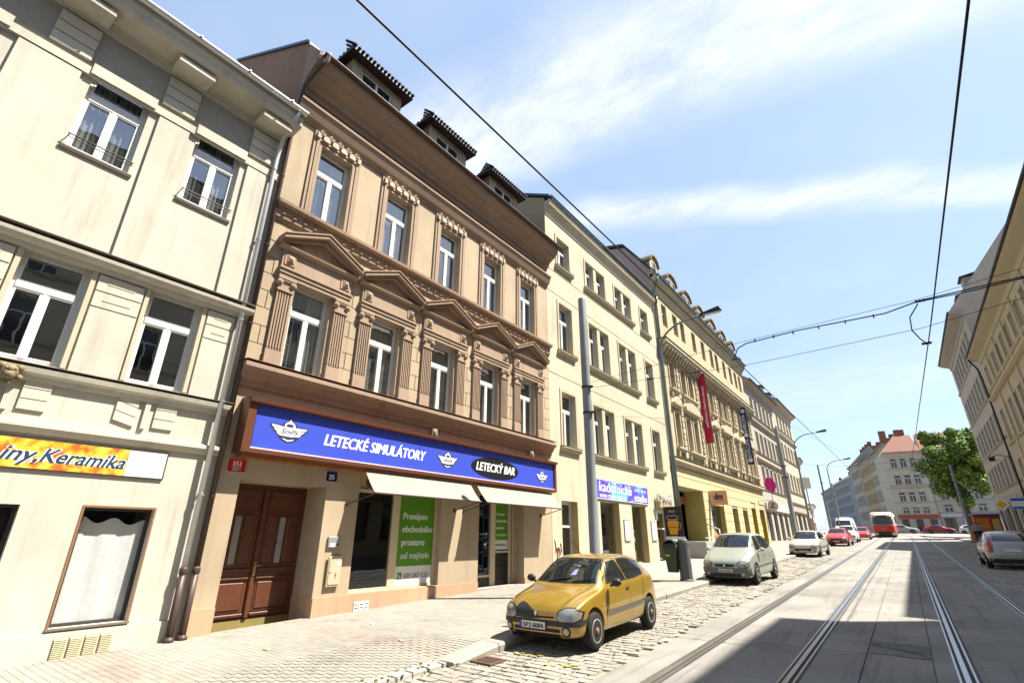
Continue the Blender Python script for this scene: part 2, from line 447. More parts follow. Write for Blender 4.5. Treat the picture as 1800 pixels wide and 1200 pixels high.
b = MB()
for i in range(40):
    a, c = -200 + i * 25, -175 + i * 25
    b.quad((-500, a, gz(a) - 0.10), (500, a, gz(a) - 0.10), (500, c, gz(c) - 0.10), (-500, c, gz(c) - 0.10))
struct(b.obj('ground', ASPH, fix=False))
road = struct(strip('road', JOINT, (-5.9, 5.2), -30, 330, -0.03, 4, xoff=bend))
FARC = mat('far_road_concrete', (0.30, 0.285, 0.26), 0.85, 0.1, 0.8)
struct(strip('track_bed', FARC, (-3.75, 2.0), 46, 330, 0.0, 4, xoff=bend))
struct(strip('parking_lane', mat('far_setts', (0.27, 0.255, 0.225), 0.85, 0.25, 6, bump=0.6, bscale=9), (-5.75, -3.75), 36, 330, -0.005, 4, xoff=bend))
struct(strip('crossing', FARC, (2.0, 4.4), 60, 330, -0.004, 4, xoff=bend))

# concrete slabs between and beside the rails
colx = [(-3.74, -3.14), (-2.99, -1.72), (-1.57, -0.93), (-0.915, -0.13), (-0.115, 0.16), (0.31, 1.58), (1.73, 2.02)]
SLABM = {}
for ci, (xa, xb) in enumerate(colx):
    y = 1.0 + 0.0 * ci; k = 0
    while y < 46:
        ln = 2.35 if ci not in (3,) else 2.35
        key = (ci, round(ln, 2))
        if key not in SLABM:
            bm = MB(); bm.box(xa, xb, 0.004, ln - 0.004, -0.2, 0.0); SLABM[key] = bm.mesh('slab', CONC)
        o = link('slab', SLABM[key], road, (0, y, gz(y) + random.uniform(-0.002, 0.002)), (math.atan(SL), 0, 0))
        y += ln; k += 1
PATCH = mat('asphalt_patch', (0.22, 0.21, 0.195), 0.9, 0.3, 5, bump=0.8, bscale=30, stain=.5, smap=(4, 2, 1))
for (ya, yb, cc, nm) in ((10.46, 11.55, .9, 'worn_slab'),):
    ring = [(-.905, ya), (-.6, ya + .03), (-.35, ya - .02), (-.14, ya + .02), (-.145, yb - .1), (-.3, yb), (-.55, yb - .05), (-.8, yb + .04), (-.905, yb - .02)]
    MB().quad(*[(x, y, gz(y) + .005) for x, y in ring]).obj('repair_patch', PATCH, road, fix=False)
b = MB(); pts = [(-.9, 11.2), (-.72, 11.05), (-.55, 11.02), (-.42, 10.86), (-.3, 10.84), (-.18, 10.62)]
for (x0, y0), (x1, y1) in zip(pts[:-1], pts[1:]):
    w0 = random.uniform(.012, .04); b.quad((x0, y0 - w0, gz(y0) + .009), (x1, y1 - w0 * .8, gz(y1) + .009), (x1, y1 + w0, gz(y1) + .009), (x0, y0 + w0 * .6, gz(y0) + .009))
b.obj('crack', mat('crack_dirt', (.05, .045, .04), .95, .2), road, fix=False)


def rail(x, label):
    pts = [-4 + 3 * i for i in range(30)] + [86 + 2.0 * i for i in range(26)]
    t = thing('tram_rail', label, 'rail', (0, 0, 0), group='tram rails in the street')
    gd = mat('rail_groove_dirt', (0.09, 0.08, 0.07), 0.9, 0.2)
    for nm, a, c, dz, mt_ in (('rail_head', -0.065, -0.005, 0.006, RAIL), ('groove', -0.006, 0.042, -0.012, gd), ('guard_lip', 0.042, 0.068, 0.004, RAIL), ('sealing_seam', -0.098, -0.078, 0.003, gd), ('sealing_seam', 0.082, 0.1, 0.003, gd), ('steel_edge', -0.125, -0.102, 0.004, RAIL)):
        b = MB()
        for i in range(len(pts) - 1):
            p, q_ = pts[i], pts[i + 1]; u, v_ = x + bend(p), x + bend(q_)
            b.quad((u + a, p, gz(p) + dz), (u + c, p, gz(p) + dz), (v_ + c, q_, gz(q_) + dz), (v_ + a, q_, gz(q_) + dz))
            b.quad((u + a, p, gz(p) + dz - .05), (u + a, p, gz(p) + dz), (v_ + a, q_, gz(q_) + dz), (v_ + a, q_, gz(q_) + dz - .05))
            b.quad((u + c, p, gz(p) + dz), (u + c, p, gz(p) + dz - .05), (v_ + c, q_, gz(q_) + dz - .05), (v_ + c, q_, gz(q_) + dz))
        b.obj(nm, mt_, t, fix=False)
    return t


rail(-3.065, 'leftmost steel tram rail, beside the cobbled parking lane')
rail(-1.645, 'second tram rail from the left, running towards the tram')
rail(0.235, 'third tram rail from the left, bright lines in the shade')
rail(1.655, 'rightmost tram rail, beside the shaded cobbles')


def sett_mesh(l, w, h=0.09, seed=0, mt=None):
    rr = random.Random(seed); b = MB(); e = 0.013
    top = [(x + rr.uniform(-.008, .008), y + rr.uniform(-.008, .008), rr.uniform(-.006, .004)) for x, y in ((-l / 2 + e, -w / 2 + e), (l / 2 - e, -w / 2 + e), (l / 2 - e, w / 2 - e), (-l / 2 + e, w / 2 - e))]
    mid = [(-l / 2 + rr.uniform(0, .01), -w / 2 + rr.uniform(0, .01), -.02), (l / 2 - rr.uniform(0, .01), -w / 2 + rr.uniform(0, .01), -.02), (l / 2 - rr.uniform(0, .01), w / 2 - rr.uniform(0, .01), -.02), (-l / 2 + rr.uniform(0, .01), w / 2 - rr.uniform(0, .01), -.02)]
    bot = [(x, y, -h) for x, y, z in mid]
    b.add(top + mid + bot, [(0, 1, 2, 3)] + [(4 + i, 4 + (i + 1) % 4, (i + 1) % 4, i) for i in range(4)] + [(8 + i, 8 + (i + 1) % 4, 4 + (i + 1) % 4, 4 + i) for i in range(4)])
    return b


SETTS = {}


def rnd_attr(me, vals):
    at = me.attributes.new('rnd', 'FLOAT', 'FACE'); at.data.foreach_set('value', vals)


def setts(x0, x1, y0, y1, single_upto, skip=None):
    """courses of granite setts across the lane; the nearest ones stand alone, the rest are one mass"""
    rest = MB(); vals = []; y = y0; row = 0; made = 0
    while y < y1:
        wy = random.choice((0.16, 0.17, 0.175, 0.19)); x = x0 - random.uniform(0, 0.12)
        while x < x1:
            l = random.choice((0.22, 0.24, 0.27, 0.30, 0.33))
            if x + l > x1 + 0.1: break
            cx, cy = x + l / 2, y + wy / 2 + 0.012 * math.sin(x * 5 + row)
            cz = gz(cy) + random.uniform(-0.004, 0.004) + 0.006 * math.sin(cx * 3.1 + cy * 2.3)
            if y < single_upto and made < 300:
                k = (l, wy, random.randint(0, 2))
                if k not in SETTS: SETTS[k] = sett_mesh(l - .014, wy - .014, seed=hash(k) % 999).mesh('sett', SETT)
                link('sett', SETTS[k], road, (cx, cy, cz), (math.atan(SL) + random.uniform(-.014, .014), random.uniform(-.014, .014), random.uniform(-.03, .03))); made += 1
            else:
                s = sett_mesh(l - .014, wy - .014, seed=random.randint(0, 9999)); a = random.uniform(-.04, .04); tx, ty = random.uniform(-.014, .014), random.uniform(-.014, .014) + SL
                rest.add([(cx + vx * math.cos(a) - vy * math.sin(a), cy + vx * math.sin(a) + vy * math.cos(a), cz + vz + vx * tx + vy * ty) for vx, vy, vz in s.v], s.f)
                vals += [random.random()] * len(s.f)
            x += l
        y += wy; row += 1
    o = rest.obj('setts', SETTA, road, fix=False); rnd_attr(o.data, vals); stuff(o); return o


setts(-5.72, -3.76, 4.6, 36, 7.6)
setts(2.05, 4.36, 16, 60, 0)

# yellow worn markings on the setts: thin skins that hug single stones
for (yx, yy, n_) in ((-5.2, 7.35, 12), (-4.4, 7.1, 9), (-4.5, 15.6, 10), (-4.9, 17.2, 8)):
    for i in range(n_):
        x = yx + i * 0.055 - .25; y = yy + random.uniform(-.09, .09) + i * .012
        if random.random() < .3: continue
        b = MB(); k = 7; rr = [random.uniform(.02, .06) for _ in range(k)]
        b.quad(*[(x + rr[j] * 1.3 * math.cos(2 * math.pi * j / k), y + rr[j] * .7 * math.sin(2 * math.pi * j / k), gz(y) + 0.0145 + i * 0.0003) for j in range(k)])
        b.obj('paint_fleck', YEL, road, fix=False)

# left pavement
DROP = lambda y: 0.0


def pdz(x, y):
    """pavement height above the road plane; it ramps down at the dropped kerb"""
    f = max(0.0, min(1.0, (7.3 - y) / 1.05)) * max(0.0, min(1.0, (x + 7.6) / 1.5))
    return 0.12 - 0.095 * f


b = MB(); nx, ny = 24, 70
for j in range(ny + 1):
    for i in range(nx + 1):
        x = -10.75 + (10.75 - 5.98) * i / nx; y = -2.0 + 21.6 * j / ny; b.v.append((x, y, gz(y) + pdz(x, y) - .0045))
for j in range(ny):
    for i in range(nx): a = j * (nx + 1) + i; b.f.append((a, a + 1, a + nx + 2, a + nx + 1))
pave = struct(b.obj('pavement', PAVJ, fix=False))
pv = {0: (MB(), []), 1: (MB(), [])}
y = 0.6; r_ = 0
while y < 19.5:
    x = -10.62 + (0.1 if r_ % 2 else 0.0)
    while x < -6.2:
        pink = ((y + 0.55) % 3.3 < 0.72) or (x > -6.75 and (y > 7.2))
        wx = min(0.2, -6.16 - x)
        if wx > 0.05:
            d = 0.0015; e = 0.003; z = pdz(x + .1, y + .05) + random.uniform(-.0006, .0006)
            b, vals = pv[1 if pink else 0]
            z0 = gz(y) + z; z1 = gz(y + 0.1) + z; x2 = x + wx
            b.add([(x + d, y + e, z0), (x2 - d, y + e, z0), (x2 - d, y + .1 - e, z1), (x + d, y + .1 - e, z1), (x + d, y + e, z0 - .008), (x2 - d, y + e, z0 - .008), (x2 - d, y + .1 - e, z1 - .008), (x + d, y + .1 - e, z1 - .008)],
                  [(0, 1, 2, 3), (4, 5, 1, 0), (5, 6, 2, 1), (6, 7, 3, 2), (7, 4, 0, 3)]); vals += [random.random()] * 5
        x += 0.2
    y += 0.1; r_ += 1
for k, (b, vals) in pv.items():
    o = b.obj('paving_blocks', (PAVA, PAVB)[k], pave, fix=False); rnd_attr(o.data, vals); stuff(o)
struct(strip('pavement_far', mat('far_paving', (0.36, 0.335, 0.29), 0.88, 0.12, 2), (-10.75, -6.04), 19.5, 330, 0.119, 4, xoff=bend))

# kerb stones
kerb = thing('kerb', 'pale granite kerb stones edging the left pavement', 'kerb', (0, 0, 0))
KM = {}
y = 6.25
while y < 84:
    dr = y < 6.5; ln = 1.05 if dr else random.choice((0.95, 1.05, 1.2))
    k = (ln, dr)
    if k not in KM:
        b = MB(); h = 0.085 if dr else 0.125
        b.prof([(-6.04, -0.1), (-5.73, -0.1), (-5.72, h - .04), (-5.745, h - .008), (-5.77, h), (-6.04, h)], 0.008, ln - 0.008); 
        if dr: b.v = [(vx, vy, vz if vz < 0 else vz + (.04 - .085) + vy / 1.05 * .085) for vx, vy, vz in b.v]
        KM[k] = b.mesh('kerb_stone', KERB)
    link('kerb_stone', KM[k], kerb, (random.uniform(-.012, .012), y, gz(y)), (math.atan(SL), 0, 0)); y += ln
# flush row of pale setts where the kerb drops
y = 2.5; i = 0
PS = mat('pale_setts', (0.46, 0.43, 0.38), 0.8, 0.1, 8, bump=0.3, rnd=0.1)
while y < 6.2:
    l = random.uniform(0.24, 0.30)
    sm = sett_mesh(0.24, l - 0.03, seed=i).mesh('pale_sett', PS); link('pale_sett', sm, kerb, (-6.0, y + l / 2, gz(y) + 0.032), (SL, 0, random.uniform(-.05, .05))); y += l; i += 1
b = MB()
for k in range(90):
    y = random.uniform(4.0, 7.6); x = random.choice((-6.13, -5.87, -6.0, -5.66)) + random.uniform(-.02, .02)
    b.ball((x, y, gz(y) + (0.035 if y < 6.3 else 0.02)), random.uniform(.012, .03), 1, 1, .5, 5)
stuff(tag(b.obj('moss_tufts', MOSS, fix=False), 'green moss growing in the joints along the dropped kerb', 'moss'))
# drain grate at the kerb
t = thing('drain_grate', 'rusty drain grate in the gutter before the yellow car', 'grate', (-5.5, 6.75, gz(6.75) + 0.012))
gm = mat('rusty_iron', (0.16, 0.10, 0.07), 0.8, 0.3, 12)
MB().box(-.2, .2, -.2, -.17, -.02, .006).box(-.2, .2, .17, .2, -.02, .006).box(-.2, -.17, -.17, .17, -.02, .006).box(.17, .2, -.17, .17, -.02, .006).obj('grate_frame', gm, t)
for k in range(7): box('grate_bar', gm, t, -.17, .17, -.145 + k * .047, -.125 + k * .047, -.02, .004)
# litter
for k, (x, y, c, lb) in enumerate(((-8.5, 4.9, (0.5, 0.45, 0.2), 'yellowish crumpled leaf of paper lying on the pavement'), (-8.9, 7.25, (0.8, 0.78, 0.74), 'small white scrap of paper on the pavement by the pier'), (-7.3, 6.6, (0.78, 0.76, 0.72), 'pale scrap of paper on the pavement near the kerb'))):
    b = MB(); s_ = (.09, .05, .06)[k]; z = gz(y) + pdz(x, y) + .004
    b.add([(x - s_, y - .03, z), (x, y - .05, z + .012), (x + s_, y - .02, z), (x + s_ * .9, y + .04, z + .006), (x, y + .03, z + .016), (x - s_, y + .04, z + .002)], [(0, 1, 4, 5), (1, 2, 3, 4)])
    tag(b.obj('paper_scrap', mat('litter%d' % k, c, 0.9, 0.1)), lb, 'litter')

# right pavement with its kerb
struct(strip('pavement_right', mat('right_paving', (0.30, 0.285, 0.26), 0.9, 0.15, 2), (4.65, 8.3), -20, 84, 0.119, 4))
kr = thing('kerb', 'shaded kerb stones edging the right pavement', 'kerb', (0, 0, 0)); y = 14.0
b = MB().prof([(0, -0.1), (.3, -0.1), (.3, .125), (.05, .125), (0.02, .11)], 0.008, 1.192); me = b.mesh('kerb_stone', KERB)
while y < 84: link('kerb_stone', me, kr, (4.38, y, gz(y)), (math.atan(SL), 0, 0)); y += 1.2
# traffic island far on the right where the street widens
b = MB(); ring = [(4.0 + 6 * math.cos(a) * (1 if math.cos(a) > 0 else .45), 96 + 9 * math.sin(a)) for a in [2 * math.pi * i / 20 for i in range(20)]]
n = 20
b.add([(x, y, gz(y)) for x, y in ring] + [(x, y, gz(y) + .14) for x, y in ring], [(i, (i + 1) % n, n + (i + 1) % n, n + i) for i in range(n)] + [tuple(range(n, 2 * n))])
struct(b.obj('traffic_island', mat('island_paving', (0.4, 0.37, 0.33), 0.9, 0.1)))
# ================================================================== left row: house A (cream, cut by the frame)
FX = -10.6
CRA = mat('cream_plaster', (0.69, 0.645, 0.545), 0.9, 0.06, 1.4, bump=0.25, bscale=55, stain=0.28)
CRA2 = mat('cream_trim', (0.71, 0.665, 0.555), 0.88, 0.06, 2, bump=0.2, stain=0.28)
OCH = mat('ochre_trim', (0.63, 0.555, 0.40), 0.88, 0.06, 2, bump=0.2)
FRI = mat('grey_rough_plaster', (0.42, 0.40, 0.35), 0.95, 0.12, 6, bump=0.8, bscale=45)
SILL = mat('sill_metal', (0.20, 0.17, 0.14), 0.5, 0.15, 4)


def house_A():
    H = thing('cream_house', 'cream stuccoed house cut by the left edge, with the orange ceramics sign', 'house', (FX, 0, 0))
    y0, y1 = -5.0, 4.42
    us = [(-1.55, -0.55), (0.70, 1.66), (2.56, 3.52)]; fs = [(-1.05, -0.15), (0.76, 1.68), (2.58, 3.52)]
    ops = [(a, c, 8.42, 10.28, .16) for a, c in us] + [(a, c, 4.46, 6.32, .16) for a, c in fs] + [(2.58, 3.57, 0.6, 2.33, .14), (0.4, 1.80, 0.6, 2.33, .14)]
    wall(y0, y1, -0.3, 12.0, ops).obj('wall', CRA, H, fix=False)
    shell(H, y0, y1, -0.3, 12.0, 9, CRA)
    for i, (a, c) in enumerate(us):
        window(H, a, c, 8.42, 10.28, -.12, curtain='LR' if i else 'L', sill=(.05, .09, SILL, .06))
        rl = MB().tube([(.1, a - .02, 8.62), (.1, c + .02, 8.62)], .012).tube([(.1, a, 8.62), (0, a, 8.62)], .01).tube([(.1, c, 8.62), (0, c, 8.62)], .01).tube([(.1, a - .02, 8.55), (.1, c + .02, 8.55)], .008).obj('window_rail', DARK, H)
    for i, (a, c) in enumerate(fs):
        window(H, a, c, 4.46, 6.32, -.13, sill=(.02, .06, SILL, .0))
        surround(H, a, c, 4.46, 6.32, .07, .035, OCH)
    # panels and pilaster strips of the upper floor
    for a, c in ((-2.3, -1.7), (-0.35, 0.53), (1.83, 2.4), (3.66, 4.16)):
        box('pilaster_strip', CRA2, H, 0, .055, a, c, 6.62, 10.0)
    for a, c in ((-0.05, 0.66), (1.78, 2.48), (3.62, 4.16)):
        for za, zb in ((4.42, 5.62), (5.64, 5.92), (5.94, 6.24)): bevelled('pilaster_block', CRA2, H, 0, .04, a, c, za, zb, .008, 1)
        for zc in (5.78, 6.1): box('inset_bar', OCH, H, .036, .047, a + .14, c - .14, zc - .012, zc + .012)
    cornice('string_course', CRA2, H, [(0, 6.28), (.07, 6.28), (.09, 6.36), (.15, 6.38), (.2, 6.44), (.21, 6.5), (0, 6.58)], y0, y1 + .02)
    box('course_flashing', SILL, H, 0, .225, y0, y1 + .02, 6.583, 6.595)
    cornice('sill_course', CRA2, H, [(0, 4.16), (.05, 4.16), (.07, 4.24), (.13, 4.28), (.15, 4.36), (0, 4.4)], y0, y1 + .01)
    box('course_flashing', SILL, H, 0, .165, y0, y1 + .01, 4.404, 4.414)
    cornice('shop_course', CRA2, H, [(0, 3.36), (.06, 3.38), (.1, 3.46), (.1, 3.52), (0, 3.56)], y0, y1)
    for c in (3.05, 1.22, -.6):           # relief panels under the first-floor windows
        for a_, d_ in ((-.47, -.15), (.13, .47)):
            for k in range(3):
                z = 3.72 + k * .17; s_ = .03 if a_ < 0 else -.0
                MB().plate([(c + a_, z + (.05 if a_ < 0 else 0)), (c + d_, z - (.03 if a_ < 0 else 0)), (c + d_, z + .155 - (.03 if a_ < 0 else 0)), (c + a_, z + .155 + (.05 if a_ < 0 else 0))], 0, .035).obj('relief_panel', CRA2, H)
        box('relief_bar', CRA2, H, 0, .05, c - .05, c + .03, 3.68, 4.16)
    # lintel band, frieze, brackets
    MB().box(0, .07, y0, y1, 10.02, 10.2).obj('lintel_band', CRA2, H)
    for a, c in us:
        box('lintel_step', CRA2, H, .072, .1, a - .06, c + .06, 10.06, 10.3)
    MB().box(0, .02, y0, y1, 10.3, 11.2).obj('frieze', FRI, H)
    for c in (-1.55, 0.27, 2.1, 3.92):
        for k in range(3): bevelled('frieze_block', FRI if False else CRA2, H, .02, .075, c - .31, c + .31, 10.32 + k * .26, 10.56 + k * .26, .01, 1)
        bevelled('modillion', CRA2, H, .05, .5, c - .36, c + .36, 11.22, 11.36, .012, 1)
    cornice('eaves_cornice', CRA, H, [(0, 11.15), (.05, 11.15), (.07, 11.3), (.1, 11.38), (.55, 11.44), (.58, 11.5), (.58, 11.62), (.62, 11.68), (.62, 11.84), (0, 12.0)], y0, y1 + .03)
    gutter(H, y0, y1 + .06, .685, 11.86, .08, ZINC)
    for k in range(9): MB().box(.62, .81, y0 + .6 + k * 1.05, y0 + .64 + k * 1.05, 11.84, 11.875).obj('gutter_bracket', STEEL, H)
    MB().quad((.66, y0, 11.84), (.66, y1, 11.84), (-4.5, y1, 14.4), (-4.5, y0, 14.4)).quad((-4.5, y0, 14.4), (-4.5, y1, 14.4), (-9, y1, 12), (-9, y0, 12)).obj('roof', ROOF, H, fix=False)
    MB().quad((0, y1, 12), (-4.5, y1, 14.3), (-9, y1, 12)).obj('gable', CRA, H)
    # ground floor
    box('plinth', CRA2, H, 0, .045, y0, 4.3, -.3, .54)
    for k in range(4):
        b = MB(); a = 2.68 + k * .192
        b.box(.046, .058, a, a + .17, .05 + .02, .47)
        for j in range(15): b.prof([(.058, .085 + j * .025), (.072, .08 + j * .025), (.072, .09 + j * .025), (.058, .1 + j * .025)], a + .008, a + .162)
        stuff(b.obj('vent_louvres', mat('beige_vent', (0.55, 0.49, 0.33), 0.7, 0.08), H))
    DK = mat('dark_shop_frame', (0.05, 0.045, 0.04), 0.5, 0.1)
    window(H, 2.58, 3.57, 0.6, 2.33, -.1, gm=glass('clear_glass', (.92, .93, .93), .5, .05), fm=DK, style='1', rich=True, bar=.045)
    window(H, 0.4, 1.80, 0.6, 2.33, -.1, fm=DK, style='1', rich=True, bar=.045)
    surround(H, 2.58, 3.57, 0.6, 2.33, .03, .012, mat('brown_edge', (0.30, 0.16, 0.08), .8, .1))
    box('shop_sill', SILL, H, -.1, .05, 2.54, 3.61, .57, .598)
    # white sheet hung inside the shop window
    b = MB(); n, mm = 16, 12; g = [[None] * (mm + 1) for _ in range(n + 1)]
    for i in range(n + 1):
        for j in range(mm + 1):
            y = 2.62 + .92 * i / n; t = j / mm; top = 2.2 - .10 * math.sin(math.pi * (i / n * 2)) ** 2 - .04 * (i / n)
            z = .63 + (top - .63) * t
            b.v.append((-.19 + .012 * math.sin(i * .9 + t * 1.5) * (1 - t * .3) + .005 * math.sin(i * 2.3), y, z))
    for i in range(n):
        for j in range(mm):
            a = i * (mm + 1) + j; b.f.append((a, a + mm + 1, a + mm + 2, a + 1))
    o = b.obj('hanging_sheet', mat('white_sheet', (0.82, 0.83, 0.82), .9, .06, 2, bump=.4, bscale=14), H, smooth=True, fix=False)
    # lion-like mask bracket at the sill course
    b = MB(); c = (.12, 1.12, 4.22)
    for dx, dy, dz, r in ((0, 0, 0, .13), (.07, 0, -.05, .08), (.03, -.1, .08, .06), (.03, .1, .08, .06), (.0, -.13, -.06, .05), (.0, .13, -.06, .05), (.1, 0, .03, .045), (.09, -.05, .04, .028), (.09, .05, .04, .028), (.02, 0, -.16, .06)): b.ball((c[0] + dx, c[1] + dy, c[2] + dz), r)
    b.obj('mask_ornament', mat('bronze_mask', (0.22, 0.17, 0.09), .6, .3, 14, bump=.5), H, smooth=True)
    # sign
    S_ = thing('shop_sign', 'orange fascia sign with slanted lettering reading Keramika', 'sign', (FX, 0, 0))
    box('sign_backing', DK, S_, .0, .03, -1.6, 3.57, 2.83, 3.31)
    OR = mat('orange_mottled', (0.80, 0.36, 0.03), .5, .0)
    tn = OR.node_tree; z = tn.nodes.new('ShaderNodeTexNoise'); z.inputs['Scale'].default_value = 6; z.inputs['Detail'].default_value = 6
    co = tn.nodes.new('ShaderNodeTexCoord'); tn.links.new(co.outputs['Object'], z.inputs['Vector'])
    cr = tn.nodes.new('ShaderNodeValToRGB'); e = cr.color_ramp.elements; e[0].position = .38; e[0].color = (.62, .10, .015, 1); e[1].position = .62; e[1].color = (.83, .50, .06, 1); x_ = e.new(.5); x_.color = (.80, .30, .02, 1)
    tn.links.new(z.outputs['Fac'], cr.inputs[0]); tn.links.new(cr.outputs[0], tn.nodes['Principled BSDF'].inputs['Base Color'])
    box('orange_panel', OR, S_, .03, .034, -1.58, 2.96, 2.855, 3.285)
    box('white_panel', mat('sign_white', (.8, .8, .8), .5, .02), S_, .03, .034, 2.965, 3.545, 2.855, 3.285)
    WT = mat('lettering_white', (.85, .85, .85), .5, 0); NV = mat('lettering_navy', (.02, .05, .10), .5, 0)
    for tx, yc, wd in (('iny,', 1.58, .44), ('Keramika', 2.37, 1.12)):
        text(tx, .3, WT, S_, (.0345, yc, 3.055), bold=.018, shear=.35, width=wd + .03); text(tx, .3, NV, S_, (.0385, yc, 3.055), bold=.004, shear=.35, width=wd)
    # downpipes at the party wall
    def pipe(lbl, y, x, top, mtop, swan):
        p = thing('downpipe', lbl, 'pipe', (FX, 0, 0))
        MB().tube(swan + [(x, y, top - .9), (x, y, 1.32)], .05, 12).obj('upper_pipe', mtop, p, smooth=True)
        MB().tube([(x, y, 1.3), (x, y, .16), (x + .02, y, gz(y) + .14)], .058, 12).obj('lower_pipe', BPIPE, p, smooth=True)
        MB().lathe([(.058, 0), (.07, .02), (.07, .1), (.05, .13)], (x, y, 1.26), 'z', 12).obj('pipe_collar', BPIPE, p, smooth=True)
        MB().lathe([(.085, 0), (.085, .03), (.058, .08)], (x + .02, y, gz(y) + .12), 'z', 12).obj('pipe_shoe', BPIPE, p, smooth=True)
        for z in (10.2, 8.2, 6.2, 4.4, 2.6): MB().lathe([(.062, 0), (.062, .03)], (x, y, z), 'z', 10).box(0, x, y - .012, y + .012, z, z + .03).obj('pipe_clip', STEEL if mtop is ZINC else BPIPE, p)
    pipe('silver downpipe of the cream house at the party wall', 4.22, .13, 11.4, ZINC, [(.68, 4.3, 11.84), (.6, 4.26, 11.62), (.2, 4.23, 11.2)])
    pipe('brown downpipe of the tan house beside the silver one', 4.44, .1, 13.2, BPIPE, [(.76, 4.66, 14.06), (.7, 4.6, 13.75), (.2, 4.47, 13.2)])
    return H


house_A()

# ================================================================== house B (tan, pediments, aviation shop)
TAN = mat('tan_plaster', (0.575, 0.455, 0.315), 0.9, 0.06, 1.3, bump=0.2, bscale=55, stain=0.28)
TRIM = mat('brown_trim', (0.44, 0.31, 0.22), 0.88, 0.09, 2.2, bump=0.15, bscale=50, stain=0.28)
PEACH = mat('peach_plinth', (0.64, 0.42, 0.265), 0.9, 0.06, 1.6, bump=0.2, stain=0.28)
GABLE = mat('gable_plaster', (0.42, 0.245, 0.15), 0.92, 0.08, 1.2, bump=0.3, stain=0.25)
WOOD = mat('stained_door_wood', (0.12, 0.038, 0.016), 0.38, 0.25, 5, bump=0.15, bscale=30, spec=0.5)
BRSIGN = mat('sign_frame_brown', (0.13, 0.045, 0.025), 0.35, 0.12, 3, spec=0.5)


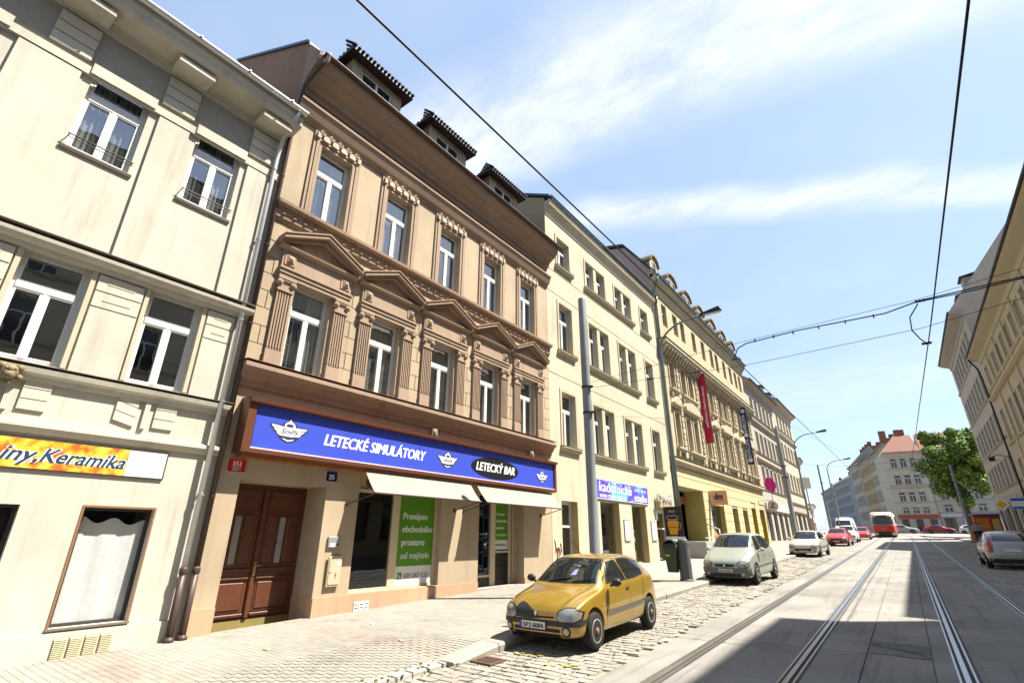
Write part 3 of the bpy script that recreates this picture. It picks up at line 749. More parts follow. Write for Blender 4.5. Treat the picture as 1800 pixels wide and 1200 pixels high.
def house_B():
    H = thing('tan_house', 'tan house with brown pediments over its windows and three roof dormers', 'house', (FX, 0, 0))
    y0, y1 = 4.46, 16.62; C = [5.83 + 2.315 * i for i in range(5)]; hw = .5
    ops = [(c - hw, c + hw, 5.42, 7.6, .2) for c in C] + [(c - hw, c + hw, 9.56, 11.85, .2) for c in C]
    ops += [(4.95, 6.95, 0.0, 2.97, .8), (7.86, 10.75, .68, 3.4, .25), (12.42, 14.82, .1, 3.4, .5)]
    wall(y0, y1, -.3, 14.2, ops).obj('wall', TAN, H, fix=False)
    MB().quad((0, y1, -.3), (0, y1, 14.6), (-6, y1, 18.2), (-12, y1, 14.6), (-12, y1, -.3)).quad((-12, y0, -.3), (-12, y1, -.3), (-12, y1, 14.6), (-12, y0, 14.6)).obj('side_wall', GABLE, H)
    # near gable with metal coping
    gp = [(0.0, -.3), (0.0, 14.9), (-.05, 15.0), (-5.7, 18.45), (-12, 14.6), (-12, -.3)]
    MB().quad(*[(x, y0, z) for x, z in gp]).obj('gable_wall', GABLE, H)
    MB().prof([(.12, 14.78), (.12, 14.86), (-.05, 15.1), (-5.7, 18.55), (-5.7, 18.45), (-.05, 15.0)], y0 - .06, y0 + .25).obj('gable_coping', mat('slate_blue_metal', (0.06, 0.09, 0.12), .4, .1, metal=.3), H)
    # roof
    rb = MB().quad((.7, y0, 14.12), (.7, y1, 14.12), (0, y1, 14.86), (0, y0, 14.86)).quad((0, y0, 14.86), (0, y1, 14.86), (-5.7, y1, 18.3), (-5.7, y0, 18.3)).quad((-5.7, y0, 18.3), (-5.7, y1, 18.3), (-12, y1, 14.6), (-12, y0, 14.6))
    roof = rb.obj('roof', ROOF, H, fix=False)
    # first-floor windows with curtains; second from the left stands ajar
    for i, c in enumerate(C):
        window(H, c - hw, c + hw, 5.42, 7.6, -.16, curtain=('LR', 'R', 'LR', 'L', 'LR')[i])
        window(H, c - hw, c + hw, 9.56, 11.85, -.16, curtain=('LR', 'L', 'LR', 'LR', 'R')[i])
    # ashlar blocks of the first floor
    zs = [5.42 + .43 * k for k in range(9)]
    strips = [(y0 + .01, C[0] - .97)] + [(C[i] + .97, C[i + 1] - .97) for i in range(4)] + [(C[4] + .97, y1 - .01)]
    for si, (a, c) in enumerate(strips):
        for k in range(7):
            za, zb = zs[k] + .008, zs[k + 1] - .008
            if k % 2 and c - a > .36:
                mid = a + (c - a) * (.38 if si % 2 else .62)
                bevelled('ashlar_block', TAN, H, 0, .022, a, mid - .008, za, zb, .006, 1); bevelled('ashlar_block', TAN, H, 0, .022, mid + .008, c, za, zb, .006, 1)
            else: bevelled('ashlar_block', TAN, H, 0, .022, a, c, za, zb, .006, 1)
    ys = [y0 + .01] + [C[i] + 1.157 for i in range(4)] + [y1 - .01]
    for i in range(5):
        a = ys[i]
        for (p, q) in ((ys[i], C[i] - .4), (C[i] + .4, ys[i + 1])): bevelled('ashlar_block', TAN, H, 0, .022, p + .008, q - .008, zs[7] + .012, 8.99, .006, 1)
    # ground-storey cornice, middle course, upper cornice, eaves
    cornice('storey_cornice', TRIM, H, [(0, 4.86), (.05, 4.86), (.07, 4.98), (.12, 5.02), (.2, 5.16), (.27, 5.2), (.29, 5.24), (.29, 5.33), (0, 5.38)], y0, y1 + .03)
    box('course_flashing', mat('brown_flashing', (.2, .12, .1), .4, .1), H, 0, .305, y0, y1 + .03, 5.383, 5.393)
    cornice('middle_course', TRIM, H, [(0, 9.0), (.05, 9.0), (.06, 9.07), (.1, 9.09), (.12, 9.37), (.19, 9.39), (.24, 9.42), (.25, 9.5), (0, 9.55)], y0, y1 + .03)
    sc = MB()
    for k in range(9):
        a = k / 8 * 1.6 * math.pi; sc.ball((.02 * math.sin(k), .09 * math.cos(a) * (1 - k * .06), .085 * math.sin(a) * (1 - k * .06)), .028, 1, 1, 1, 6)
    scm = sc.mesh('scroll_ornament', TRIM, True)
    for k in range(42): link('scroll_ornament', scm, H, (.11, y0 + .2 + k * .285, 9.235))
    cornice('upper_cornice', TRIM, H, [(0, 12.28), (.05, 12.28), (.07, 12.38), (.14, 12.42), (.2, 12.58), (.22, 12.7), (.27, 12.73), (.27, 12.8), (0, 12.86)], y0, y1 + .03)
    cornice('eaves_cornice', TRIM, H, [(0, 13.12), (.05, 13.12), (.08, 13.26), (.16, 13.3), (.2, 13.46), (.42, 13.62), (.47, 13.64), (.5, 13.72), (.56, 13.74), (.66, 13.92), (.7, 14.02), (.7, 14.1), (0, 14.12)], y0, y1 + .02)
    gutter(H, y0 + .1, y1 + .25, .77, 14.09, .075, mat('brown_gutter', (0.07, 0.04, 0.038), .45, .1))
    # outlet funnel
    MB().lathe([(.02, -.28), (.05, -.22), (.09, 0), (.1, .02)], (.76, y0 + .22, 14.1), 'z', 10).obj('gutter_funnel', mat('pinkish_tin', (.42, .3, .3), .35, .1, metal=.4), H, smooth=True)
    # second-floor surrounds with their ornamental heads
    orn = MB()
    orn.plate([(-.14, .02), (-.05, .02), (-.03, .08), (-.075, .16), (-.14, .2)], 0, .07); orn.plate([(.14, .02), (.05, .02), (.03, .08), (.075, .16), (.14, .2)], 0, .07)
    orn.lathe([(.045, 0), (.085, .0), (.085, .07), (.065, .085), (.045, .06)], (0, 0, .22), 'x', 12); orn.ball((.05, 0, .22), .026)
    orm = orn.mesh('head_ornament', mat('ornament_sunlit', (.70, .56, .43), .88, .08, 3, stain=.2))  # trim colour lightened so the ornaments look sunlit
    LT = mat('trim_light', (0.48, 0.35, 0.25), .88, .08, 2.2, bump=.15, stain=.2)
    for c in C:
        b = MB()
        for t0, t1, p in ((.0, .08, .05), (.1, .17, .075), (.19, .25, .05)):
            b.box(0, p, c - hw - t1, c - hw - t0, 9.55, 11.85 + t1); b.box(0, p, c + hw + t0, c + hw + t1, 9.55, 11.85 + t1); b.box(0, p, c - hw - t0, c + hw + t0, 11.85 + t0, 11.85 + t1)
        b.obj('surround', LT, H)
        box('head_panel', TRIM, H, 0, .05, c - hw - .25, c + hw + .25, 12.102, 12.275)
        for k in range(5):
            link('head_ornament', orm, H, (.05, c - .56 + k * .28, 11.98))
    # pilasters, entablatures, pediments
    sh = MB(); w2 = .19
    sh.box(0, .1, -w2, w2, 1.75 - 1.75, .34)                            # pedestal block
    sh.box(0, .07, -w2 + .01, w2 - .01, .34, 1.82)
    for k in range(6): sh.box(.07, .095, -w2 + .012 + k * .0655, -w2 + .012 + k * .0655 + .03, .42, 1.8)
    shm = sh.mesh('pilaster', LT)
    cp = MB(); cp.box(0, .12, -.2, .2, 0, .07); cp.box(0, .14, -.22, .22, .3, .36); cp.box(0, .1, -.17, .17, .07, .3)
    for s_ in (-1, 1):
        cp.lathe([(.07, 0), (.075, .14), (.05, .16)], (0, s_ * .17, .2), 'x', 12); cp.lathe([(.04, .13), (.03, .185)], (0, s_ * .17, .2), 'x', 10)
    for k in range(6): cp.ball((.12, -.125 + k * .05, .25), .024)
    cpm = cp.mesh('capital', LT)
    en = MB(); e = .97
    en.box(0, .1, -e, e, 0, .1); en.box(0, .125, -e - .02, e + .02, .103, .2); en.box(0, .155, -e - .04, e + .04, .203, .25)
    en.box(0, .09, -e, e, .253, .72)
    en.prof([(0, .72), (.1, .72), (.13, .75), (.2, .77), (.21, .81), (0, .83)], -1.1, 1.1)
    enm = en.mesh('entablature', LT)
    st = MB(); st.box(0, .02, -.14, .14, -.15, .15); st.add([(.02, -.1, -.11), (.02, .1, -.11), (.02, .1, .11), (.02, -.1, .11), (.1, 0, 0)], [(0, 1, 4), (1, 2, 4), (2, 3, 4), (3, 0, 4)])
    stm = st.mesh('pyramid_stud', LT)
    pd = MB(); hb, ap = 1.12, .62
    for s_ in (-1, 1):
        for (t0, t1, p) in ((0, .1, .2), (.1, .2, .33), (.2, .235, .36)):
            pd.plate([(s_ * hb, t0), (s_ * hb, t1), (0, ap * .82 + t1), (0, ap * .82 + t0)], 0, p)
    pd.plate([(-hb + .05, 0), (hb - .05, 0), (0, ap * .82)], 0, .08)
    pdm = pd.mesh('pediment', TRIM)
    for i, c in enumerate(C):
        for s_ in (-1, 1):
            p = link('pilaster', shm, H, (0, c + s_ * .765, 5.42)); link('capital', cpm, p, (0, 0, 1.82))
        en_ = link('entablature', enm, H, (0.002 * i, c, 7.6))
        for s_ in (-1, 1): link('pyramid_stud', stm, en_, (.09, s_ * .78, .49))
        link('pediment', pdm, H, (0.0015 * i, c, 8.395))
    # dormers with tiled hoods
    tile = mat('black_tiles', (0.03, 0.024, 0.026), .85, .25, 6, rnd=.15)
    tl = MB().tube([(0, 0, 0), (-.36, 0, .0)], [.05, .042], 8).mesh('roof_tile', tile, True)
    MB().quad((0, y0 - .002, 14.1), (.7, y0 - .002, 14.12), (.12, y0 - .002, 14.8), (0, y0 - .002, 14.9)).obj('eaves_end', TRIM, H)
    for c in (6.98, 10.35, 13.83):
        d = MB(); x = -.28
        wall(c - 1.0, c + 1.0, 14.3, 16.2, [(c - .62, c + .62, 15.34, 15.96, .1)], x).obj('dormer_wall', TAN, H, fix=False)
        MB().quad((x, c - 1, 14.3), (x, c - 1, 16.2), (-3.4, c - 1, 16.2), (-3.4, c - 1, 14.3)).quad((x, c + 1, 14.3), (x, c + 1, 16.2), (-3.4, c + 1, 16.2), (-3.4, c + 1, 14.3)).obj('dormer_cheek', GABLE, H, fix=False)
        window(H, c - .62, c + .62, 15.34, 15.96, x - .06, style='M', rich=False)
        h = MB(); xf = x + .32; a, e_ = c - 1.25, c + 1.25; rz = 16.8; xr = -1.3
        h.add([(xf, a, 16.1), (xf, e_, 16.1), (xr, c + .25, rz), (xr, c - .25, rz), (-3.6, a, 16.1), (-3.6, e_, 16.1), (-3.6, c - .25, rz), (-3.6, c + .25, rz), (xf, a, 16.2), (xf, e_, 16.2), (-3.6, a, 16.2), (-3.6, e_, 16.2)],
              [(8, 9, 2, 3), (8, 3, 6, 10), (9, 11, 7, 2), (3, 2, 7, 6), (0, 1, 9, 8), (0, 8, 10, 4), (1, 5, 11, 9), (0, 4, 5, 1)])
        dr = h.obj('dormer_roof', ROOF, H)
        for s2 in (-1, 1):
            for k in range(14): link('roof_tile', tl, dr, (xf - .12 - k * .2, c + s2 * 1.25, 16.2), (0, R(20), s2 * R(90)))
        n = 17
        for k in range(n): link('roof_tile', tl, dr, (xf + .06, a + .06 + (e_ - a - .12) * k / (n - 1), 16.21), (0, R(23), 0))
        for k in range(8):
            for s_ in (-1, 1):
                t = (k + .5) / 8; link('roof_tile', tl, dr, (xf + (xr - xf) * t + .1, c + s_ * (1.25 + (.25 - 1.25) * t), 16.22 + (rz - 16.2) * t), (0, R(28), s_ * R(-38)))
    for k in range(5):
        b = MB(); yb = y0 + 1.2 + k * 2.6
        b.tube([(.62, yb, 14.2), (.62, yb, 14.36), (.5, yb, 14.4), (.5, yb + .12, 14.42)], .012, 5).obj('snow_guard', DARK, H)
    # ground floor: plinth, door, shop front
    for a, c in ((y0, 4.95), (6.95, 12.42), (14.82, y1)): box('plinth', PEACH, H, 0, .03, a, c, -.3, .66)
    for ya, s_ in ((6.95, -1), (14.82, -1), (12.42, 1)): box('plinth', PEACH, H, -.8 if ya < 7 else -.5, 0, ya + (s_ * .012 if s_ < 0 else 0), ya + (.012 if s_ > 0 else 0), -.3, .66)
    dx = -.8; dc = 5.95
    # double door
    D = MB(); D.box(dx - .06, dx, 4.95, 6.95, .12, 2.97); door = D.obj('door', WOOD, H)
    box('threshold_strip', mat('brass_kick', (.42, .33, .12), .5, .2, metal=.4), door, dx, dx + .012, 4.98, 6.92, .14, .3)
    for s_ in (-1, 1):
        c = dc + s_ * .5
        for (ya, yb, za, zb) in ((c - .36, c + .36, 2.42, 2.86), (c - .36, c - .12, 1.35, 2.34), (c + .12, c + .36, 1.35, 2.34), (c - .36, c + .36, .48, 1.0)):
            bevelled('door_panel', WOOD, door, dx, dx + .03, ya, yb, za, zb, .018, 1)
            MB().box(dx, dx + .014, ya - .03, ya - .005, za - .03, zb + .03).box(dx, dx + .014, yb + .005, yb + .03, za - .03, zb + .03).box(dx, dx + .014, ya - .005, yb + .005, zb + .005, zb + .03).box(dx, dx + .014, ya - .005, yb + .005, za - .03, za - .005).obj('door_moulding', WOOD, door)
        box('door_pane', mat('frosted_pane', (.30, .31, .31), .25, .1, spec=.6), door, dx, dx + .012, c - .065, c + .065, 1.36, 2.3)
        bevelled('door_rail', WOOD, door, dx, dx + .06, c - .43, c + .43, 1.2, 1.27, .015, 1); bevelled('door_rail', WOOD, door, dx, dx + .05, c - .43, c + .43, 1.05, 1.1, .015, 1); bevelled('door_rail', WOOD, door, dx, dx + .045, c - .43, c + .43, .36, .42, .012, 1)
    bevelled('door_stile', WOOD, door, dx, dx + .055, dc - .05, dc + .05, .32, 2.9, .015, 2)
    brs = mat('door_brass', (.55, .42, .24), .3, .1, metal=.8)
    MB().box(dx + .055, dx + .068, dc - .015, dc + .03, 1.12, 1.38).tube([(dx + .06, dc, 1.32), (dx + .11, dc, 1.32), (dx + .11, dc + .1, 1.31)], .012).obj('door_handle', brs, door)
    MB().ball((dx + .05, dc + .42, 1.72), .035).obj('door_knob', brs, door, smooth=True)
    # shop window one
    CRM = mat('cream_frame', (0.66, 0.56, 0.38), .6, .06)
    fr = MB(); x = -.2
    for a, c, za, zb in ((7.86, 7.93, .68, 3.4), (9.12, 9.36, .68, 3.4), (10.66, 10.75, .68, 3.4)): fr.box(x - .06, x + .03, a, c, za, zb)
    fr.box(x - .06, x + .03, 7.93, 9.12, .68, .74).box(x - .06, x + .03, 9.36, 10.66, .68, .74).box(x - .06, x + .03, 7.93, 9.12, 2.94, 3.02).box(x - .06, x + .03, 9.36, 10.66, 2.94, 3.02)
    sw = fr.obj('shop_window', CRM, H)
    for a, c in ((7.93, 9.12), (9.36, 10.66)): MB().quad((x - .01, a, .74), (x - .01, c, .74), (x - .01, c, 2.94), (x - .01, a, 2.94)).obj('pane', glass('shop_glass', (.45, .47, .46), .6, .06), sw, fix=False)
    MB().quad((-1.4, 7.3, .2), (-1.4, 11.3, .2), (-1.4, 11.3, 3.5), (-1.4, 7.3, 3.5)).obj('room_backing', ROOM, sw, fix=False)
    tp = mat('yellowish_boards', (.55, .42, .22), .7, .1)
    for k in range(8): box('transom_board', tp, sw, x - .04, x - .02, 7.93 + k * .341, 8.262 + k * .341, 3.025, 3.4)
    MB().lathe([(.13, 0), (.13, .02), (.1, .03), (.1, .01)], (x - .02, 8.33, 3.2), 'x', 18).obj('vent_fan', mat('dark_grille', (.10, .08, .06), .6, .2), sw, smooth=False)
    GRN = mat('poster_green', (0.10, 0.30, 0.015), .45, .05, 1.5); PW = mat('poster_white', (.78, .78, .78), .5, .02)

    def poster(lbl, ya, yb, za, zb, xx, small):
        P = thing('poster', lbl, 'poster', (FX, 0, 0)); sp = za + (zb - za) * .2
        box('green_field', GRN, P, xx, xx + .006, ya, yb, sp, zb); box('white_field', PW, P, xx, xx + .0062, ya, yb, za, sp)
        WT = mat('lettering_white', (.85, .85, .85), .5, 0); wd = yb - ya; k = wd / 1.3
        yl = ya + .1 * wd
        for j, (s, bd) in enumerate((('Pronájem', .004), ('obchodního', .004), ('prostoru', .004), ('od majitele', 0))):
            text(s, .235 * k, WT, P, (xx + .009, yl, zb - (.52 + .33 * j) * (zb - za) / 2.2), bold=bd * k, align='LEFT')
        text('605 083 611', .2 * k, mat('lettering_grey', (.12, .12, .13), .5, 0), P, (xx + .009, yl + .16 * k, za + .5 * (sp - za)), align='LEFT', bold=.002)
        zc = za + .5 * (sp - za); box('phone_badge', GRN, P, xx + .0062, xx + .009, yl - .06 * k, yl + .1 * k, zc - .08 * k, zc + .08 * k)
        MB().tube([(xx + .0095, yl - .03 * k, zc + .04 * k), (xx + .0095, yl - .01 * k, zc - .02 * k), (xx + .0095, yl + .05 * k, zc - .04 * k)], .012 * k, 6).obj('phone_mark', PW, P)
    poster('large green letting poster in the shop window, white words and a phone number', 9.37, 10.65, .745, 2.935, -.19, False)
    # shop entrance in its recess
    x = -.5; E = MB()
    for a, c in ((12.42, 12.48), (13.56, 13.82), (14.56, 14.66), (14.76, 14.82)): E.box(x - .06, x + .04, a, c, .1, 3.4)
    E.box(x - .06, x + .03, 12.48, 13.56, .72, .78).box(x - .06, x + .03, 13.82, 14.56, 1.42, 1.48).box(x - .06, x + .03, 12.48, 14.76, 3.2, 3.4)
    en_ = E.obj('shop_entrance', CRM, H)
    BK = mat('black_panel', (.02, .02, .022), .35, .1)
    box('door_panel', BK, en_, x - .05, x + .0, 12.48, 13.56, .1, .72)
    for k in range(3): box('door_panel', BK, en_, x - .05, x + .0, 13.82, 14.56, .25 + k * .395, .63 + k * .395)
    for a, c, za, zb in ((12.48, 13.56, .78, 3.2), (13.82, 14.56, 1.48, 3.2), (14.66, 14.76, .3, 3.2)): MB().quad((x - .03, a, za), (x - .03, c, za), (x - .03, c, zb), (x - .03, a, zb)).obj('pane', glass('shop_glass'), en_, fix=False)
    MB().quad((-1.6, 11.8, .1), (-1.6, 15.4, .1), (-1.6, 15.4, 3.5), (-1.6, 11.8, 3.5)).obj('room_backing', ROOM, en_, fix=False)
    g = MB(); BL = mat('blue_gate', (.05, .12, .20), .4, .1, metal=.3)
    for k in range(4): g.tube([(x + .06, 12.62 + k * .27, .8), (x + .06, 12.62 + k * .27, 3.2)], .013, 6)
    for z in (.95, 1.35, 1.9, 2.5, 3.0):
        for k in range(3): g.tube([(x + .06, 12.62 + k * .27, z + .1 * (k % 2)), (x + .06, 12.89 + k * .27, z + .1 * (k % 2))], .012, 6)
    g.obj('security_gate', BL, en_)
    box('floor_step', KERB, en_, -.5, 0, 12.44, 14.8, gz(13) + .02, gz(13) + .145)
    poster('small green letting poster on the glazed entrance door', 13.86, 14.54, 1.52, 2.98, x - .02, True)
    # meter boxes, vents, plates
    t = thing('intercom_box', 'small grey intercom box on the pier right of the wooden door', 'intercom', (FX, 0, 0))
    bevelled('box_body', mat('intercom_grey', (.36, .36, .35), .45, .1, metal=.3), t, 0, .05, 7.14, 7.47, 1.66, 1.9, .01, 1); box('nameplate', PW, t, .05, .053, 7.2, 7.33, 1.69, 1.76); MB().ball((.05, 7.4, 1.73), .025).obj('push_button', DARK, t)
    t = thing('meter_cabinet', 'beige electricity cabinet low on the pier with a red flash mark', 'cabinet', (FX, 0, 0)); cb = mat('cabinet_beige', (.58, .46, .32), .6, .05)
    bevelled('cabinet_body', cb, t, .03, .07, 7.2, 7.56, .86, 1.49, .012, 1); bevelled('cabinet_door', cb, t, .07, .082, 7.23, 7.53, .9, 1.45, .008, 1)
    MB().plate([(7.41, 1.16), (7.38, 1.08), (7.405, 1.085), (7.385, 1.0), (7.44, 1.1), (7.415, 1.1)], .082, .085).obj('flash_mark', mat('flash_red', (.55, .03, .02), .5, 0), t)
    box('sticker', PW, t, .082, .084, 7.42, 7.51, 1.3, 1.37); box('lock', DARK, t, .082, .09, 7.255, 7.275, 1.14, 1.17)
    for k in range(3):
        v = tag(MB().box(0, .045, 8.03 + k * .145, 8.155 + k * .145, .31, .5).obj('vent_plate', PW, None, (FX, 0, 0)), ('leftmost', 'middle', 'rightmost')[k] + ' of the three small white vent plates in the peach plinth', 'vent', 'white vent plates')
        for j in range(2): box('vent_slot', DARK, v, .045, .047, 8.05 + k * .145, 8.135 + k * .145, .36 + j * .07, .38 + j * .07)
    WT = mat('lettering_white', (.85, .85, .85), .5, 0)
    t = thing('house_number_plate', 'red enamel plate with the number 151 beside the wooden door', 'plate', (FX, 0, 0))
    bevelled('plate', WT, t, 0, .012, 4.63, 5.01, 3.1, 3.37, .02, 1); bevelled('plate_face', mat('enamel_red', (.55, .015, .02), .25, .02), t, .0125, .017, 4.645, 4.995, 3.113, 3.357, .018, 1)
    text('151', .14, WT, t, (.018, 4.82, 3.275), bold=.004); text('ŽIŽKOV', .045, WT, t, (.018, 4.82, 3.185)); text('PRAHA 3', .045, WT, t, (.018, 4.82, 3.14))
    t = thing('house_number_plate', 'dark blue enamel plate with the number 35 under the sign', 'plate', (FX, 0, 0))
    bevelled('plate', WT, t, 0, .012, 6.87, 7.18, 3.09, 3.33, .015, 1); bevelled('plate_face', mat('enamel_blue', (.01, .015, .10), .25, .02), t, .0125, .017, 6.882, 7.168, 3.102, 3.318, .012, 1); text('35', .17, WT, t, (.018, 7.025, 3.21), bold=.004)
    # cameras on the wall over the sign
    for yy, lb in ((10.2, 'square wall lamp over the middle of the blue sign'), (15.2, 'square wall lamp over the right end of the blue sign')):
        t = thing('wall_lamp', lb, 'lamp', (FX, 0, 0)); bevelled('lamp_housing', mat('lamp_tan', (.45, .36, .26), .6, .1), t, .0, .14, yy - .1, yy + .1, 4.62, 4.86, .03, 2); MB().lathe([(.07, 0), (.06, .03)], (.14, yy, 4.73), 'x', 12).obj('lens', mat('lens_grey', (.25, .24, .22), .3, .1), t)


house_B()


def fascia_sign():
    S_ = thing('fascia_sign', 'long blue illuminated-style sign in a brown frame, flight simulators lettering', 'sign', (FX, 0, 0))
    BLUE = mat('sign_blue', (0.05, 0.085, 0.56), .4, .05, 1.2)
    ya, yb, za, zb = 4.66, 16.42, 3.45, 4.56
    # box body; face at x .33 under a deeper top lip
    MB().prof([(0, za), (.28, za), (.31, za + .02), (.33, za + .02), (.33, zb - .1), (.45, zb - .08), (.46, zb), (.0, zb + .05)], ya, yb).obj('sign_box', BRSIGN, S_)
    n = 5; w_ = (yb - ya - .36) / n
    for k in range(n): box('sign_panel', BLUE, S_, .33, .336, ya + .2 + k * w_, ya + .2 + (k + 1) * w_ - .006, za + .14, zb - .11)
    MB().box(.33, .38, ya, yb, za + .02, za + .1).box(.33, .38, ya, ya + .17, za + .1, zb - .1).box(.33, .38, yb - .13, yb, za + .1, zb - .1).obj('sign_frame', BRSIGN, S_)
    box('frame_strip', mat('pink_strip', (.75, .62, .68), .4, .02), S_, .33, .375, ya + .17, yb - .13, za + .102, za + .13)  # pale pink strip along the lower frame
    box('lower_rail', mat('orange_brown', (.34, .12, .03), .35, .15), S_, .02, .26, ya + .1, 8.0, za - .07, za - .003)
    WT = mat('lettering_white', (.85, .85, .85), .5, 0); NV = mat('logo_navy', (.03, .04, .09), .5, 0); BK = mat('logo_black', (.012, .012, .014), .4, 0)
    text('LETECKÉ SIMULÁTORY', .36, WT, S_, (.339, 8.05, 3.955), bold=.010, shear=.22, width=3.2)
    text('LETECKÝ BAR', .36, WT, S_, (.345, 12.8, 3.95), bold=.010, shear=.22, width=2.0)
    MB().plate([(12.8 + 1.22 * math.cos(a), 3.955 + .33 * math.sin(a)) for a in [2 * math.pi * i / 36 for i in range(36)]], .336, .341).obj('sign_oval', BK, S_)

    def logo(c, z, k):
        X = .336
        def pl(pts, d0, mt_): MB().plate([(c + y * k, z + q * k) for y, q in pts], X + d0, X + d0 + .003).obj('logo_shape', mt_, S_)
        half = [(0, .62), (.08, .6), (.1, .48), (.3, .42), (.45, .25), (1.0, .28), (1.06, .2), (.95, .02), (.8, -.12), (.62, -.25), (.5, -.42), (.25, -.55), (0, -.6)]
        pl(half + [(-a, q) for a, q in half[-2:0:-1]], 0, NV)
        for s_ in (1, -1):
            pl([(s_ * .42, .18), (s_ * .98, .22), (s_ * .9, .1), (s_ * .42, .06)], .0035, WT); pl([(s_ * .45, .02), (s_ * .86, .06), (s_ * .74, -.06), (s_ * .45, -.1)], .0035, WT); pl([(s_ * .42, -.14), (s_ * .7, -.1), (s_ * .58, -.24), (s_ * .36, -.26)], .0035, WT)
        ring = [(.3 * math.cos(a), .2 + .27 * math.sin(a)) for a in [math.pi * i / 14 for i in range(15)]] + [(.2 * math.cos(a), .2 + .18 * math.sin(a)) for a in [math.pi - math.pi * i / 14 for i in range(15)]]
        pl(ring, .0035, WT); pl([(-.03, .56), (.03, .56), (.07, .34), (-.07, .34)], .0045, WT)
        pl([(-.55, .16), (.56, .2), (.62, -.05), (.5, -.25), (.1, -.3), (-.5, -.28), (-.62, -.1)], .005, WT)
        pl([(-.3, -.4), (.0, -.48), (.3, -.4), (.28, -.46), (0, -.55), (-.28, -.46)], .0055, WT)
        text('SimFly', .36 * k, NV, S_, (X + .0095, c, z - .06 * k), bold=.004 * k, shear=.45, width=.98 * k)
    logo(5.62, 4.02, .42); logo(10.55, 3.98, .40); logo(15.5, 3.95, .36)


fascia_sign()


def awning(ya, yb, lbl):
    A = thing('awning', lbl, 'awning', (FX, 0, 0), group='cream shop awnings')
    CL = mat('awning_cloth', (0.40, 0.355, 0.285), .85, .05, 2.5, bump=.2, bscale=25)
    b = MB(); n = 8; o = 0
    for i in range(n + 1):
        t = i / n; x = .28 + .46 * t; z = 3.42 - .55 * t - .03 * math.sin(math.pi * t)
        b.v += [(x, ya, z), (x, yb, z), (x, ya, z - .006), (x, yb, z - .006)]
    for i in range(n):
        a = 4 * i; b.f += [(a, a + 1, a + 5, a + 4), (a + 2, a + 6, a + 7, a + 3), (a, a + 4, a + 6, a + 2), (a + 1, a + 3, a + 7, a + 5)]
    b.obj('canopy', CL, A, smooth=False)
    MB().tube([(.745, ya - .02, 2.865), (.745, yb + .02, 2.865)], .022, 8).obj('front_bar', mat('awning_bar', (.14, .09, .11), .4, .05, metal=.3), A)
    RB = mat('rod_brown', (.10, .07, .05), .5, .1, metal=.4)
    for y, s_ in ((ya + .05, -1), (yb - .05, -1)):
        MB().tube([(.74, y, 2.86), (.02, y + s_ * .28 if s_ < 0 and y < ya + 1 else y - .3, 2.62)], .014, 6).obj('awning_arm', RB, A)
        MB().box(0, .04, (y + s_ * .28 if y < ya + 1 else y - .3) - .03, (y + s_ * .28 if y < ya + 1 else y - .3) + .03, 2.57, 2.67).obj('arm_bracket', RB, A)


awning(7.76, 11.62, 'cream awning over the shop window, left of the two')
awning(11.92, 16.2, 'cream awning over the shop entrance, right of the two')
# ================================================================== house C (pale yellow, plain)
YC = mat('pale_yellow_plaster', (0.71, 0.635, 0.465), 0.9, 0.06, 1.2, bump=0.2, stain=0.28)
YC2 = mat('pale_yellow_trim', (0.64, 0.56, 0.39), 0.9, 0.06, 2, bump=0.15, stain=0.28)
GSILL = mat('grey_sill', (0.16, 0.14, 0.10), 0.6, 0.1)
REV = mat('ochre_reveal', (0.62, 0.47, 0.2), .85, .06)


def pitched(parent, y0, y1, ez, eo, depth, rise, mt, x_ridge=None):
    xr = x_ridge if x_ridge is not None else -depth / 2
    MB().quad((eo, y0, ez), (eo, y1, ez), (xr, y1, ez + rise), (xr, y0, ez + rise)).quad((xr, y0, ez + rise), (xr, y1, ez + rise), (-depth, y1, ez), (-depth, y0, ez)).obj('roof', mt, parent, fix=False)
    return xr


def gables(parent, y0, y1, ez, depth, rise, mt, xr=None, eo=.3):
    xr = xr if xr is not None else -depth / 2
    for y in (y0, y1): MB().quad((0, y, ez), (eo, y, ez + .045), (xr, y, ez + rise), (-depth, y, ez)).obj('gable', mt, parent)


def shopfront(H, ya, yb, za, zb, d, fm, style='M', door=False):
    return window(H, ya, yb, za, zb, -d + .06, fm=fm, style=style, rich=True, bar=.06)


